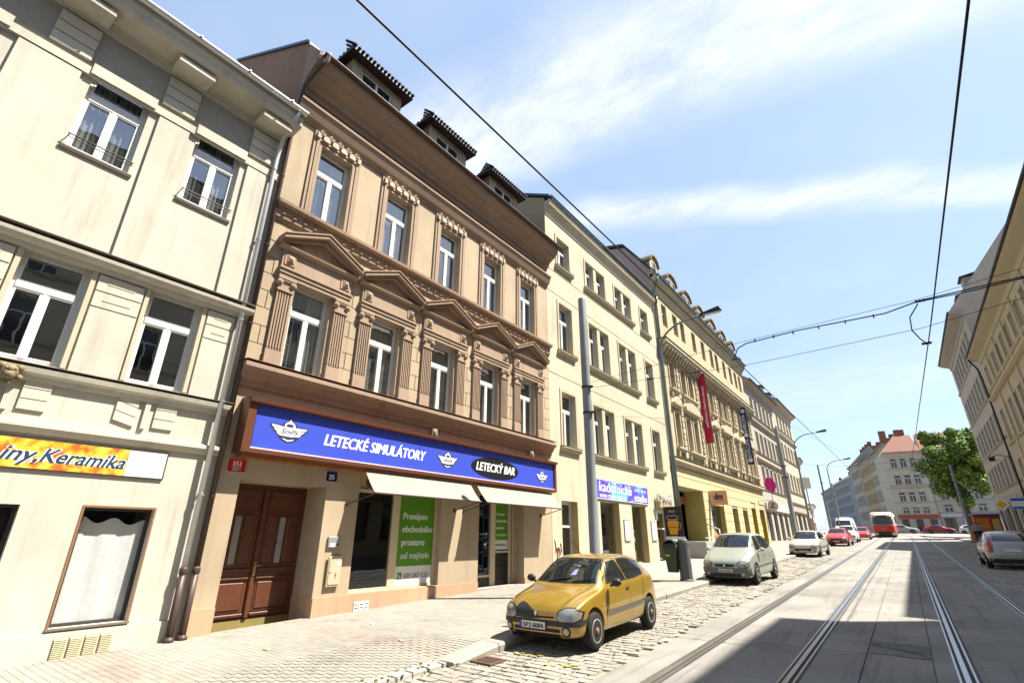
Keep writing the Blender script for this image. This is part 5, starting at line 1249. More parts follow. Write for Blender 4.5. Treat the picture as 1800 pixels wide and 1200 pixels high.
# ================================================================== poles, lamps, wires
def lamp_post(lbl, x, y, h=9.3, arm=1.9, band=True, big=False):
    g = gz(y) + .12; t = thing('street_lamp', lbl, 'street lamp', (x, y, g), group='curved street lamps on the left pavement')
    if big: MB().lathe([(.24, 0), (.24, .02), (.21, .06), (.19, 1.2), (.17, 1.28), (.1, 1.34)], (0, 0, 0), 'z', 16).obj('base_sleeve', mat('sleeve_grey', (.10, .105, .11), .6, .1, 3), t, smooth=False)
    else: MB().lathe([(.15, 0), (.13, .9), (.1, 1.0)], (0, 0, 0), 'z', 12).obj('base_sleeve', POLE, t)
    pts = [(0, 0, .9), (0, 0, 4.5), (0, 0, h - 1.0)] + [(arm * .85 * (1 - math.cos(a)) * .9, .0, h - 1.0 + 1.0 * math.sin(a)) for a in [math.pi / 2 * i / 8 for i in range(1, 9)]] + [(arm, 0, h + .06)]
    GP = mat('green_grey_pole', (.20, .25, .25), .45, .1, metal=.2)
    MB().tube(pts, [.085, .07, .055] + [.04] * 8 + [.035], 10).obj('pole', GP, t, smooth=True)
    MB().add([(arm - .1, -.09, h + .0), (arm - .1, .09, h + .0), (arm + .75, .13, h + .08), (arm + .75, -.13, h + .08), (arm - .05, -.07, h + .1), (arm - .05, .07, h + .1), (arm + .68, .1, h + .22), (arm + .68, -.1, h + .22)], [(0, 3, 2, 1), (4, 5, 6, 7), (0, 1, 5, 4), (1, 2, 6, 5), (2, 3, 7, 6), (3, 0, 4, 7)]).obj('lamp_head', DARK, t)
    box('lamp_lens', mat('lamp_lens', (.6, .6, .56), .3, .03), t, arm + .1, arm + .7, -.085, .085, h - .005, h + .02)
    if big:
        for z, a in ((.45, 0), (1.1, 1)): box('access_lid', DARK, t, .185, .205, -.05, .03, z, z + .04)
    return t


lamp_post('curved street lamp with the green litter bin at its foot', -6.35, 18.35, 9.35, 1.75, big=True)
lamp_post('curved street lamp before the grey-beige house', -6.3, 49.2, 9.0, 1.9)
lamp_post('curved street lamp furthest along the left pavement', -6.2, 71.5, 8.8, 1.9)


def mast(lbl, x, y, h, r=.13):
    t = thing('catenary_mast', lbl, 'mast', (x, y, gz(y) + .1), group='grey overhead-wire masts')
    MB().lathe([(r * 1.3, 0), (r * 1.3, .4), (r * 1.2, .42), (r * 1.08, h * .5), (r, h - .02), (r * .95, h)], (0, 0, 0), 'z', 14).obj('mast', mat('mast_grey', (.25, .265, .275), .45, .1, 3), t, smooth=True)
    for z in (5.75, 4.95):
        MB().lathe([(r * 1.2, 0), (r * 1.2, .06)], (0, 0, z), 'z', 12).box(0, r * 1.7, -.04, .04, z, z + .06).obj('clamp_ring', DARK, t)
    return t


mast('thick grey mast before the pale yellow house', -6.95, 13.05, 8.8, .125)
mast('grey mast before the grey-beige house', -6.35, 41.8, 8.6, .14)
mast('thin grey mast nearest to the far street lamp', -6.2, 62.5, 7.6, .085)
mast('short grey mast beyond the silver parked cars', -6.6, 78, 6.6, .085)
mast('leaning grey mast by the leafy tree on the right', 5.2, 72.5, 7.6, .12)


def wire(lbl, pts, r, name='overhead_wire', group='thin overhead wires', sag=0.0, n=12):
    out_ = []
    for i in range(len(pts) - 1):
        a, b_ = Vector(pts[i]), Vector(pts[i + 1])
        for k in range(n):
            t = k / n; p = a.lerp(b_, t); p.z -= sag * 4 * t * (1 - t); out_.append(p)
    out_.append(Vector(pts[-1])); return tag(MB().tube(out_, r, 6).obj(name, WIRE, smooth=True), lbl, 'wire', group)


cw_ = lambda y: 5.55 + SL * y
wire('black contact wire above the left track', [(-2.4, -6, cw_(-6)), (-2.4, 12, cw_(12)), (-2.4, 40, cw_(40)), (-2.4 + bend(92), 92, cw_(92)), (-2.4 + bend(130), 130, cw_(130))], .011, n=6)
wire('black contact wire above the right track', [(1.17, -6, 5.3), (1.22, 12, 5.75), (1.1, 40, 6.3), (1.0, 92, cw_(92)), (.95 + bend(130), 130, cw_(130))], .011, n=6)
wire('thin span wire from the thick mast across the street', [(-6.8, 13.05, 6.15), (-2.4, 13.1, 6.0), (1.2, 13.2, 6.15), (8.0, 13.4, 7.2)], .006)
wire('thick feeder cable slung across the tracks', [(-2.42, 12.0, 5.86), (-2.3, 12.0, 6.1), (-2.1, 12.0, 6.18), (-1.0, 12.0, 6.24), (.6, 12.0, 6.22), (1.2, 12.0, 6.34), (3.2, 11.9, 6.36), (8.0, 11.7, 7.0)], .013, sag=.0, n=4)
wire('thin carrier wire just above the feeder cable', [(-6.8, 13.0, 6.3), (-2.3, 12.02, 6.24), (1.2, 12.02, 6.38), (8.0, 11.72, 7.05)], .005)
wire('second feeder cable running to the right house', [(1.15, 11.98, 6.31), (2.0, 11.95, 6.30), (3.2, 11.86, 6.33), (8.0, 11.6, 6.9)], .012, n=3)
wire('looping jumper cable beside the right contact wire', [(1.15, 12.0, 6.28), (.98, 12.2, 6.1), (.98, 12.6, 5.95), (1.1, 13.0, 5.86), (1.2, 13.2, 5.79)], .012, n=3)
wire('thin wire from the lower mast clamp to the lamp post', [(-6.8, 13.05, 5.3), (-6.35, 18.3, 6.1)], .005)
wire('thin span wire before the grey-beige house', [(-6.2, 41.8, 7.0), (-2.4, 42, 6.6), (1.1, 42, 6.65), (8.0, 42, 8.0)], .008)
wire('thin span wire beyond the parked cars', [(-6.2, 62.5, 7.3), (-2.4, 62.6, 7.05), (1.05, 62.6, 7.1), (8.0, 62.6, 8.6)], .009)
wire('thin wire rising from the far left house end', [(-10.4, 83, 17.5), (-3, 92, 13), (4, 130, 11)], .01, sag=.5)
for lb, p in (('dark insulator clamp on the left contact wire', (-2.4, 12.0, 5.86)), ('dark insulator clamp on the right contact wire', (1.2, 12.0, 6.33)), ('lower insulator clamp beside the right contact wire', (1.2, 13.2, 5.8)), ('insulator on the span wire left of the lamp post', (-4.9, 13.08, 6.1)), ('insulator on the span wire nearer the left contact wire', (-3.6, 13.08, 6.06))):
    t = thing('insulator', lb, 'insulator', p, group='wire insulators'); MB().lathe([(.012, -.09), (.035, -.07), (.02, -.04), (.035, -.01), (.02, .02), (.035, .05), (.012, .09)], (0, 0, 0), 'x', 8).obj('insulator_body', DARK, t)
for k, xx in enumerate((-1.9, -1.5, -1.1, -.6, -.1, .4)): tag(MB().box(-.012, .012, -.022, .022, -.035, .035).obj('cable_clip', DARK, None, (xx, 12.0, 6.21)), ('first', 'second', 'third', 'fourth', 'fifth', 'last')[k] + ' small black clip on the feeder cable, from the left', 'clip', 'clips on the feeder cable')

# litter bin and advertisement on the lamp post
t = thing('litter_bin', 'green plastic litter bin hanging on the lamp post', 'bin', (-6.72, 18.2, gz(18.2) + .38)); BG = mat('bin_green', (.035, .06, .03), .45, .08)
b = MB(); sec = [(.0, .15, .12), (.5, .2, .16), (.82, .22, .18)]
for z, a, c in sec: b.v += [(-a, -c, z), (a, -c, z), (a, c, z), (-a, c, z)]
b.f = [(0, 3, 2, 1)] + [(4 * i + k, 4 * i + (k + 1) % 4, 4 * i + 4 + (k + 1) % 4, 4 * i + 4 + k) for i in range(2) for k in range(4)]
b.obj('bin_body', BG, t)
hd = MB()
for i in range(7):
    a = math.pi * i / 6; hd.v += [(-.23 * math.cos(a), -.185, .83 + .2 * math.sin(a)), (-.23 * math.cos(a), .185, .83 + .2 * math.sin(a))]
hd.f = [(2 * i, 2 * i + 2, 2 * i + 3, 2 * i + 1) for i in range(6)] + [tuple(range(1, 14, 2))]
hd.obj('bin_hood', BG, t); box('bin_mouth', DARK, t, -.2, .2, -.18, -.14, .78, .9); box('bin_label', mat('label_yellow', (.7, .5, .03), .5, .05), t, -.16, -.02, -.186, -.18, .5, .56)
t = thing('beer_advert', 'dark board with an orange beer mug on the lamp post', 'advert', (-6.5, 18.05, gz(18) + 1.52)); box('board', mat('advert_dark', (.035, .022, .02), .4, .1), t, -.3, .34, -.03, .0, 0, .98); box('board_foot', PW_, t, -.28, .36, -.025, .0, -.09, -.005)
MG = mat('mug_orange', (.75, .34, .02), .45, .08)
MB().add([(x, -.036, z) for x, z in ((-.17, .52), (.17, .52), (.2, .42), (.12, .06), (-.12, .06), (-.2, .42))], [(0, 1, 2, 3, 4, 5)]).obj('mug', MG, t, fix=False)
MB().tube([(.18, -.034, .46), (.26, -.034, .44), (.26, -.034, .26), (.16, -.034, .22)], .012, 6).obj('mug_handle', mat('mug_line', (.45, .40, .36), .5, 0), t)
ml = mat('mug_line', (.45, .40, .36), .5, 0)
MB().tube([(-.22, -.035, .6), (-.16, -.035, .69), (-.05, -.035, .66), (.05, -.035, .7), (.17, -.035, .66), (.2, -.035, .58), (.1, -.035, .55), (-.1, -.035, .55), (-.22, -.035, .6)], .014, 5).obj('foam_outline', ml, t)
text('PIVO', .11, ml, t, (0.0, -.037, .81), face='-y', bold=.003); text('CAFÉ BAR', .055, mat('advert_dark', (.035, .022, .02)), t, (0, -.04, .3), face='-y')

# small projecting signs
t = thing('projecting_sign', 'round projecting sign with a letter Z on the grey-beige house', 'sign', (-10.0, 55.6, 4.85)); MB().lathe([(.5, -.06), (.52, 0), (.5, .06)], (0, 0, 0), 'y', 20).obj('disc', mat('sign_cream', (.55, .52, .42), .5, .05), t); MB().tube([(-.6, 0, .3), (.2, 0, .3)], .02, 5).obj('bracket', DARK, t); text('Z', .6, DARK, t, (0, -.07, 0), face='-y', bold=.02)
t = thing('pink_flag', 'magenta and violet advertising flag on the left pavement', 'flag', (-9.4, 53.0, 0))
b = MB(); n = 10
for i in range(n + 1):
    a = i / n; wv = .5 * math.sin(a * math.pi) ** .7
    b.v += [(-1.0 * (1 - a) * .0 - wv * 1.0, .05 * math.sin(i), 7.4 - a * 1.5), (wv * .9, .05 * math.cos(i), 7.4 - a * 1.5 - .1)]
b.f = [(2 * i, 2 * i + 1, 2 * i + 3, 2 * i + 2) for i in range(n)]
b.obj('flag_cloth', mat('flag_pink', (.70, .02, .28), .6, .2, 1.5), t, smooth=True, fix=False); MB().tube([(-.05, .02, 5.2), (0, .02, 7.5)], .03, 6).tube([(-1.2, .02, 5.2), (-.05, .02, 5.2)], .03, 6).obj('flag_pole', STEEL, t)
t = thing('white_panel_sign', 'blank white panel on a post among the far lamps', 'sign', (-6.9, 56.0, gz(56) + .1)); box('panel', PW_, t, -.5, .45, -.05, .05, 4.9, 5.9); MB().tube([(0, .06, 0), (0, .06, 6.0)], .05, 8).obj('post', STEEL, t)
t = thing('priority_sign', 'yellow and white diamond priority sign on the right pavement', 'road sign', (5.0, 44.0, gz(44) + .12)); MB().tube([(0, .05, 0), (0, .05, 3.2)], .035, 8).obj('post', STEEL, t)
for r_, d, cc, nm in ((.42, 0, (.8, .8, .8), 'white_plate'), (.27, -.006, (.8, .45, .0), 'yellow_plate')): MB().add([(0, d, 2.75 - r_), (r_, d, 2.75), (0, d, 2.75 + r_), (-r_, d, 2.75)], [(0, 1, 2, 3)]).obj(nm, mat(nm, cc, .4, 0), t, fix=False)
t = thing('crossing_sign', 'blue and white street sign near the diamond sign', 'road sign', (5.75, 43.6, gz(43.6) + .12)); MB().tube([(0, .05, 0), (0, .05, 3.3)], .035, 8).obj('post', STEEL, t); box('plate', PW_, t, -.35, .35, -.02, .02, 2.45, 3.1); box('stripe', mat('sign_blue2', (.02, .12, .5), .4, 0), t, -.33, .33, -.025, -.021, 2.92, 3.08); box('stripe', mat('sign_blue2', (.02, .12, .5)), t, -.33, .33, -.025, -.021, 2.47, 2.6)
t = thing('wall_lantern', 'dark wall lantern on a bracket of the mansard house', 'lamp', (7.9, 57.5, 8.2)); MB().tube([(0, 0, 0), (-.5, 0, .25), (-.95, 0, .1)], .03, 6).obj('arm', DARK, t); bevelled('lantern', DARK, t, -1.2, -.8, -.14, .14, -.25, .1, .04, 1)

# ================================================================== cars
TYRE = mat('tyre_rubber', (.022, .021, .02), .85, .15, 8); RIM = mat('wheel_rim', (.42, .41, .39), .45, .15, 8, metal=.35); RUST = mat('rusty_hub', (.25, .13, .07), .7, .3, 12)
BLKP = mat('black_plastic', (.03, .03, .033), .5, .1, 6); LAMP = mat('headlamp', (.30, .30, .27), .1, .6, 9, spec=.9, metal=.3); CHR = mat('chrome', (.6, .6, .6), .15, .05, metal=1)
RED = mat('tail_red', (.42, .01, .015), .2, .1, spec=.6); PLATE = mat('plate_white', (.72, .72, .70), .4, .02); PBL = mat('plate_blue', (.03, .08, .4), .4, 0); PTX = mat('plate_black', (.01, .01, .012), .5, 0)

HATCH = [  # y, zb, w, zbelt, wbelt, zrail, wrail, ztop      (real size, front at y=0)
    (0.00, .30, .50, .52, .48, .55, .42, .56), (0.05, .22, .68, .60, .64, .64, .54, .655), (0.18, .19, .78, .68, .72, .725, .60, .75), (0.45, .18, .81, .77, .745, .825, .63, .86),
    (0.80, .18, .82, .84, .76, .875, .67, .905), (1.0, .18, .82, .88, .765, .92, .70, .95), (1.3, .18, .82, .905, .765, 1.125, .64, 1.165), (1.68, .18, .82, .925, .765, 1.335, .565, 1.38),
    (2.05, .18, .82, .935, .765, 1.38, .565, 1.425), (2.6, .18, .82, .95, .765, 1.375, .56, 1.42), (3.1, .18, .815, .97, .755, 1.32, .545, 1.365), (3.42, .19, .80, .985, .735, 1.19, .54, 1.23), (3.62, .22, .77, .96, .69, 1.02, .54, 1.045), (3.74, .26, .70, .72, .64, .76, .54, .775), (3.77, .32, .60, .56, .56, .58, .5, .59)]
MPV = [(0, .32, .52, .58, .5, .62, .44, .63), (.06, .24, .72, .68, .66, .73, .55, .745), (.22, .2, .82, .78, .75, .83, .62, .86), (.5, .19, .85, .88, .78, .94, .65, .975), (.8, .19, .86, .95, .79, 1.02, .68, 1.055), (1.0, .19, .86, .99, .79, 1.10, .68, 1.14), (1.3, .19, .86, 1.0, .79, 1.32, .65, 1.37), (1.62, .19, .86, 1.01, .79, 1.53, .6, 1.58),
       (2.0, .19, .86, 1.02, .79, 1.58, .6, 1.63), (2.7, .19, .86, 1.03, .79, 1.575, .6, 1.625), (3.3, .19, .855, 1.05, .78, 1.52, .58, 1.57), (3.75, .2, .84, 1.05, .76, 1.36, .57, 1.41), (3.98, .22, .81, 1.0, .73, 1.1, .58, 1.13), (4.1, .28, .74, .74, .68, .78, .58, .8), (4.13, .34, .6, .58, .56, .6, .5, .61)]
SEDAN = [(0, .3, .52, .55, .5, .58, .44, .59), (.06, .22, .7, .62, .65, .66, .55, .675), (.25, .18, .81, .72, .75, .765, .62, .79), (.6, .17, .84, .8, .775, .85, .65, .885), (1.0, .17, .85, .86, .78, .91, .67, .95), (1.3, .17, .85, .9, .785, .97, .68, 1.0), (1.65, .17, .85, .92, .785, 1.18, .62, 1.22), (2.0, .17, .85, .93, .785, 1.36, .565, 1.4),
         (2.4, .17, .85, .935, .785, 1.4, .565, 1.44), (3.0, .17, .85, .95, .785, 1.38, .56, 1.42), (3.5, .17, .845, .97, .775, 1.22, .58, 1.27), (3.85, .18, .84, .98, .77, 1.05, .64, 1.09), (4.25, .2, .82, .97, .75, 1.02, .66, 1.05), (4.45, .28, .74, .75, .7, .78, .6, .8), (4.5, .34, .6, .6, .56, .62, .5, .63)]
VAN = [(0, .35, .6, .7, .58, .75, .5, .77), (.08, .28, .82, .82, .78, .9, .65, .92), (.3, .25, .92, .98, .86, 1.06, .72, 1.1), (.7, .25, .95, 1.15, .9, 1.25, .8, 1.3), (1.0, .25, .95, 1.2, .9, 1.45, .8, 1.5), (1.4, .25, .95, 1.22, .9, 1.9, .76, 1.95), (1.8, .25, .95, 1.24, .9, 2.2, .74, 2.28), (2.4, .25, .95, 1.26, .92, 2.3, .78, 2.4), (3.5, .25, .95, 1.28, .92, 2.3, .78, 2.4), (4.6, .25, .95, 1.28, .92, 2.28, .78, 2.38), (4.75, .27, .94, 1.26, .9, 2.2, .76, 2.3), (4.8, .3, .9, 1.2, .86, 2.1, .7, 2.2)]


def body_mesh(st, arches, r, sub=2):
    b = MB(); half = []
    for (y, zb, w_, zbelt, wb, zr, wr, zt) in st:
        zm = zb + (zbelt - zb) * .5
        h_ = [(0, zb), (w_ * .88, zb), (w_ * .975, zb + .1), (w_, zm), (wb + (w_ - wb) * .35, zbelt - .06), (wb, zbelt), (wr + (wb - wr) * .12, zr - .04), (wr * .92, zr + (zt - zr) * .45), (wr * .45, zt - .006), (0, zt)]
        half.append([(x, y, z) for x, z in h_])
    n = len(half[0]); full = [s_ + [(-x, y, z) for x, y, z in s_[-2:0:-1]] for s_ in half]; k = len(full[0])
    for s_ in full: b.v += s_
    for i in range(len(full) - 1):
        for j in range(k): b.f.append((i * k + j, i * k + (j + 1) % k, (i + 1) * k + (j + 1) % k, (i + 1) * k + j))
    b.f.append(tuple(range(k - 1, -1, -1))); b.f.append(tuple((len(full) - 1) * k + j for j in range(k)))
    me = b.mesh('body', BLKP); o = bpy.data.objects.new('tmp', me); COL.objects.link(o)
    md = o.modifiers.new('s', 'SUBSURF'); md.levels = sub; md.render_levels = sub
    cut = []
    for yc in arches:
        c = MB()
        for s_ in (-1, 1):
            xi, xo = s_ * .52, s_ * 1.2
            c.lathe([(r, min(xi, xo)), (r, max(xi, xo))], (0, yc, r * .93), 'x', 28)
        co = bpy.data.objects.new('tmpc', c.mesh('c', BLKP)); COL.objects.link(co); cut.append(co)
        bo = o.modifiers.new('b', 'BOOLEAN'); bo.object = co; bo.operation = 'DIFFERENCE'; bo.solver = 'EXACT'
    dg = bpy.context.evaluated_depsgraph_get(); dg.update()
    res = bpy.data.meshes.new_from_object(o.evaluated_get(dg)); res.name = 'body'
    bpy.data.objects.remove(o)
    for c in cut: bpy.data.objects.remove(c)
    return res


def car(label, name, loc, rotz, st, paint, scale=1.0, arches=(.66, 3.13), wr=.285, group=None, kind='hatch', plate=None, rim=RIM, extra=None, detail=True, bumper=None, sub=2):
    t = thing(name, label, 'van' if kind == 'van' else 'car', loc, 0, group)
    t.rotation_euler = Matrix.Rotation(math.atan(SL), 3, 'X').to_4x4().to_3x3().to_euler() if not rotz else (Matrix.Rotation(math.atan(SL), 3, 'X') @ Matrix.Rotation(rotz, 3, 'Z')).to_euler()
    t.scale = (scale,) * 3 if isinstance(scale, (int, float)) else scale
    me = body_mesh(st, arches, wr + .05, sub); me.materials.clear(); me.materials.append(paint)
    o = link('body', me, t); smooth_by_angle(o, 38)
    bvh = BVHTree.FromPolygons([v.co for v in me.vertices], [p.vertices[:] for p in me.polygons])
    Lc = st[-1][0]

    def decal(nm, mt_, lo, hi, axis, off=.006, nu=10, nv=4, parent=t):
        """patch between two polylines, laid on the body. axis: 'f' front (x,z), 'r' rear (x,z), 's+','s-' side (y,z), 'u' up (x,y)"""
        def res_(pl, n):
            ls = [0]
            for i in range(len(pl) - 1): ls.append(ls[-1] + math.dist(pl[i], pl[i + 1]))
            o_ = []
            for k in range(n + 1):
                s_ = ls[-1] * k / n; i = 0
                while i < len(pl) - 2 and ls[i + 1] < s_: i += 1
                f = (s_ - ls[i]) / max(1e-6, ls[i + 1] - ls[i]); o_.append((pl[i][0] + (pl[i + 1][0] - pl[i][0]) * f, pl[i][1] + (pl[i + 1][1] - pl[i][1]) * f))
            return o_
        A, B_ = res_(lo, nu), res_(hi, nu); b = MB(); miss = 0
        for j in range(nv + 1):
            for i in range(nu + 1):
                f = j / nv; p = (A[i][0] + (B_[i][0] - A[i][0]) * f, A[i][1] + (B_[i][1] - A[i][1]) * f)
                if axis == 'f': og, d = Vector((p[0], -3, p[1])), Vector((0, 1, 0))
                elif axis == 'r': og, d = Vector((p[0], Lc + 3, p[1])), Vector((0, -1, 0))
                elif axis == 'u': og, d = Vector((p[0], p[1], 4)), Vector((0, 0, -1))
                else: s_ = 1 if axis == 's+' else -1; og, d = Vector((s_ * 3, p[0], p[1])), Vector((-s_, 0, 0))
                h, nn, _, _ = bvh.ray_cast(og, d)
                if h is None: h = og + d * 3; nn = -d
                if nn.dot(d) > 0: nn = -nn
                b.v.append(tuple(h + nn * off))
        for j in range(nv):
            for i in range(nu): b.f.append((j * (nu + 1) + i, j * (nu + 1) + i + 1, (j + 1) * (nu + 1) + i + 1, (j + 1) * (nu + 1) + i))
        return b.obj(nm, mt_, parent, smooth=True, fix=False)
    t_ = t
    # wheels
    ty = MB().lathe([(wr * .62, -.085), (wr * .9, -.09), (wr * .98, -.07), (wr, -.03), (wr, .03), (wr * .98, .07), (wr * .9, .09), (wr * .62, .085)], (0, 0, 0), 'x', 26).mesh('tyre', TYRE, True)
    rm_ = MB(); rm_.lathe([(wr * .64, .0), (wr * .64, .075), (wr * .58, .075), (wr * .54, .03), (wr * .3, .045), (wr * .26, .07), (.02, .075)], (0, 0, 0), 'x', 24)
    rh_ = MB()
    if detail:
        for k in range(10):
            a = 2 * math.pi * k / 10; rh_.ball((.045, wr * .44 * math.cos(a), wr * .44 * math.sin(a)), .026, .5, 1, 1, 8)
    rhm = rh_.mesh('rim_slots', PTX, True) if detail else None
    rmm = rm_.mesh('rim', rim, True); hb = MB().lathe([(.055, 0), (.055, .02), (.03, .035)], (.065, 0, 0), 'x', 12).mesh('hub_cap', RUST if name == 'yellow_hatchback' else CHR, True)
    wx = max(s_[2] for s_ in st) - .085
    for yc in arches:
        for s_ in (-1, 1):
            wh = link('wheel', ty, t, (s_ * wx, yc, wr), (0, 0, 0 if s_ > 0 else math.pi)); link('rim', rmm, wh, (.012, 0, 0)); link('hub_cap', hb, wh, (.012, 0, 0))
            if rhm: link('rim_slots', rhm, wh, (.012, 0, 0))
    zb_, bl = st[7][3], st[5]; zt = st[7][5]
    # glass
    cy, ry = st[5][0], st[7][0]; zc = bl[7] + .02; ztop = st[7][7] - .055
    wb_ = bl[6] + .0; wt_ = st[7][6] - .05
    if kind == 'van': zc, ztop, wb_, wt_ = 1.5, 2.05, .76, .68
    decal('windscreen_rubber', PTX, [(-wb_ - .03, zc - .005), (0, zc - .02), (wb_ + .03, zc - .005)], [(-wt_ - .03, ztop + .02), (0, ztop + .03), (wt_ + .03, ztop + .02)], 'f', .003, 16, 8)
    g = decal('windscreen', GLC, [(-wb_, zc + .02), (0, zc + .0), (wb_, zc + .02)], [(-wt_, ztop), (0, ztop + .012), (wt_, ztop)], 'f', .005, 16, 8)
    for s_ in ('s+', 's-'):
        bz = st[8][3] + .035; tz = st[8][5] - .055
        if kind == 'hatch':
            decal('window_rubber', PTX, [(cy + .28, bz - .025), (2.14, bz - .015)], [(ry - .05, tz + .005), (2.02, tz + .025)], s_, .003); decal('window_rubber', PTX, [(2.18, bz - .015), (2.6, bz - .005), (3.03, bz + .03)], [(2.06, tz + .025), (2.6, tz + .015), (3.08, tz - .08)], s_, .003)
            decal('side_window', GLC, [(cy + .36, bz), (2.12, bz + .01)], [(ry - .02, tz - .03), (2.0, tz)], s_, .005); decal('side_window', GLC, [(2.2, bz + .01), (2.6, bz + .02), (3.0, bz + .06)], [(2.09, tz), (2.6, tz - .01), (3.05, tz - .1)], s_, .005)
        elif kind == 'mpv':
            decal('side_window', GLC, [(1.3, bz), (2.02, bz + .01)], [(1.66, tz - .03), (2.0, tz)], s_, .005); decal('side_window', GLC, [(2.1, bz + .01), (3.0, bz + .02)], [(2.08, tz), (2.95, tz - .02)], s_, .005); decal('side_window', GLC, [(3.07, bz + .03), (3.5, bz + .08)], [(3.02, tz - .02), (3.45, tz - .1)], s_, .005)
        elif kind == 'sedan':
            decal('side_window', GLC, [(1.62, bz), (2.4, bz + .01)], [(1.98, tz - .03), (2.36, tz)], s_, .005); decal('side_window', GLC, [(2.48, bz + .01), (3.35, bz + .05)], [(2.44, tz), (3.15, tz - .05)], s_, .005)
        else: decal('side_window', GLC, [(1.35, 1.3), (2.1, 1.3)], [(1.7, 1.85), (2.1, 1.9)], s_, .005)
    rz0, rz1 = st[-4][3] + .06, st[-5][7] - .05
    if kind != 'van': decal('rear_window', GLC, [(-.5, rz0), (.5, rz0)], [(-.46, rz1), (.46, rz1)], 'r', .005, 12, 6)
    # lamps, bumpers, grille, plate
    f1 = st[1]; fz = f1[3]
    hz0, hz1 = (fz - .12, fz + .03)
    BM = bumper or BLKP
    zz = fz - .17
    for s_ in (-1, 1):
        lo = [(s_ * .42, zz + .09), (s_ * .46, zz + .05), (s_ * .58, zz + .03), (s_ * .70, zz + .05), (s_ * .755, zz + .085)]; hi = [(s_ * .42, zz + .10), (s_ * .435, zz + .175), (s_ * .55, zz + .23), (s_ * .68, zz + .225), (s_ * .755, zz + .165)]
        decal('headlight_rim', PTX, [(s_ * .405, zz + .085), (s_ * .45, zz + .036), (s_ * .58, zz + .014), (s_ * .71, zz + .036), (s_ * .77, zz + .075)], [(s_ * .405, zz + .10), (s_ * .42, zz + .19), (s_ * .55, zz + .248), (s_ * .69, zz + .242), (s_ * .77, zz + .175)], 'f', .007, 14, 6); decal('headlight', LAMP, lo, hi, 'f', .014, 10, 6)
        decal('tail_light', RED, [(s_ * .56, .62), (s_ * .70, .62)], [(s_ * .52, .92), (s_ * .64, .92)] if kind != 'sedan' else [(s_ * .52, .82), (s_ * .68, .82)], 'r', .01, 6, 6)
        if detail:
            sd = 's+' if s_ > 0 else 's-'
            decal('rubbing_strip', mat('grey_strip', (.11, .10, .10), .5, .1), [(1.1, .47), (2.9, .5)] if kind == 'hatch' else [(1.1, .52), (3.1, .55)], [(1.1, .535), (2.9, .565)] if kind == 'hatch' else [(1.1, .57), (3.1, .6)], sd, .015, 16, 3)
            hx = 2.02 if kind == 'hatch' else 2.0
            decal('door_handle', BLKP, [(hx, .8 if kind == 'hatch' else .86), (hx + .13, .805 if kind == 'hatch' else .865)], [(hx, .835 if kind == 'hatch' else .895), (hx + .13, .84 if kind == 'hatch' else .9)], sd, .018, 4, 2)
            for yd in ((1.1, 2.2) if kind == 'hatch' else (1.05, 2.05, 3.0)): decal('door_gap', PTX, [(yd, .24), (yd + .006, .24)], [(yd + (.02 if yd < 2 else -.03), st[8][3] + .02), (yd + .006 + (.02 if yd < 2 else -.03), st[8][3] + .02)], sd, .003, 2, 8)
            mr = MB().ball((s_ * .94, 1.3 + (.1 if kind != 'hatch' else 0), st[7][3] + .06), .1, 1.0, .7, .72, 12).tube([(s_ * .82, 1.3, st[7][3] + .0), (s_ * .92, 1.3, st[7][3] + .03)], .025, 6); mr.obj('mirror', BLKP if name == 'yellow_hatchback' else paint, t, smooth=True)
            cz_, cx_ = .335, s_ * .57; decal('fog_rim', PTX, [(cx_ + .075 * math.cos(a), cz_ + .075 * math.sin(a)) for a in [math.pi + math.pi * k / 8 for k in range(9)]], [(cx_ + .075 * math.cos(a), cz_ + .075 * math.sin(a)) for a in [math.pi - math.pi * k / 8 for k in range(9)]], 'f', .011, 10, 6); decal('fog_light', LAMP, [(cx_ + .05 * math.cos(a), cz_ + .05 * math.sin(a)) for a in [math.pi + math.pi * k / 8 for k in range(9)]], [(cx_ + .05 * math.cos(a), cz_ + .05 * math.sin(a)) for a in [math.pi - math.pi * k / 8 for k in range(9)]], 'f', .016, 10, 6)
    return t, decal, bvh


YEL_P = mat('golden_yellow_paint', (.42, .265, .03), .30, .05, 2.5, spec=.5, metal=.45, coat=1.0)
GRN_P = mat('silver_green_paint', (.42, .45, .37), .35, .03, 2, metal=.45, coat=.5)
BEI_P = mat('pale_beige_paint', (.58, .55, .47), .35, .03, 2, metal=.3, coat=.5)
RED_P = mat('faded_red_paint', (.55, .04, .05), .3, .04, 2, coat=.5)
WHT_P = mat('white_paint', (.72, .72, .68), .35, .03, 2, coat=.4)
SIL_P = mat('champagne_paint', (.40, .37, .31), .35, .03, 2, metal=.5, coat=.5)


def plate(t, decal, s, z0, z1, hw, bvh, x0=0.0, rear=None):
    h, nn, _, _ = bvh.ray_cast(Vector((x0, rear if rear else -3, (z0 + z1) / 2)), Vector((0, -1 if rear else 1, 0))); y = h.y - .03 if not rear else h.y + .03
    s_ = -1 if not rear else 1
    P = MB().box(x0 - hw, x0 + hw, min(y, y + s_ * .01), max(y, y + s_ * .01), z0, z1).obj('number_plate', PLATE, t)
    if not rear:
        MB().box(x0 - hw, x0 - hw + .05, y - .0115, y - .0102, z0, z1).obj('plate_band', PBL, P)
        text(s, (z1 - z0) * 1.05, PTX, P, (x0 + .02, y - .013, (z0 + z1) / 2), face='-y', bold=.002, width=hw * 1.62)


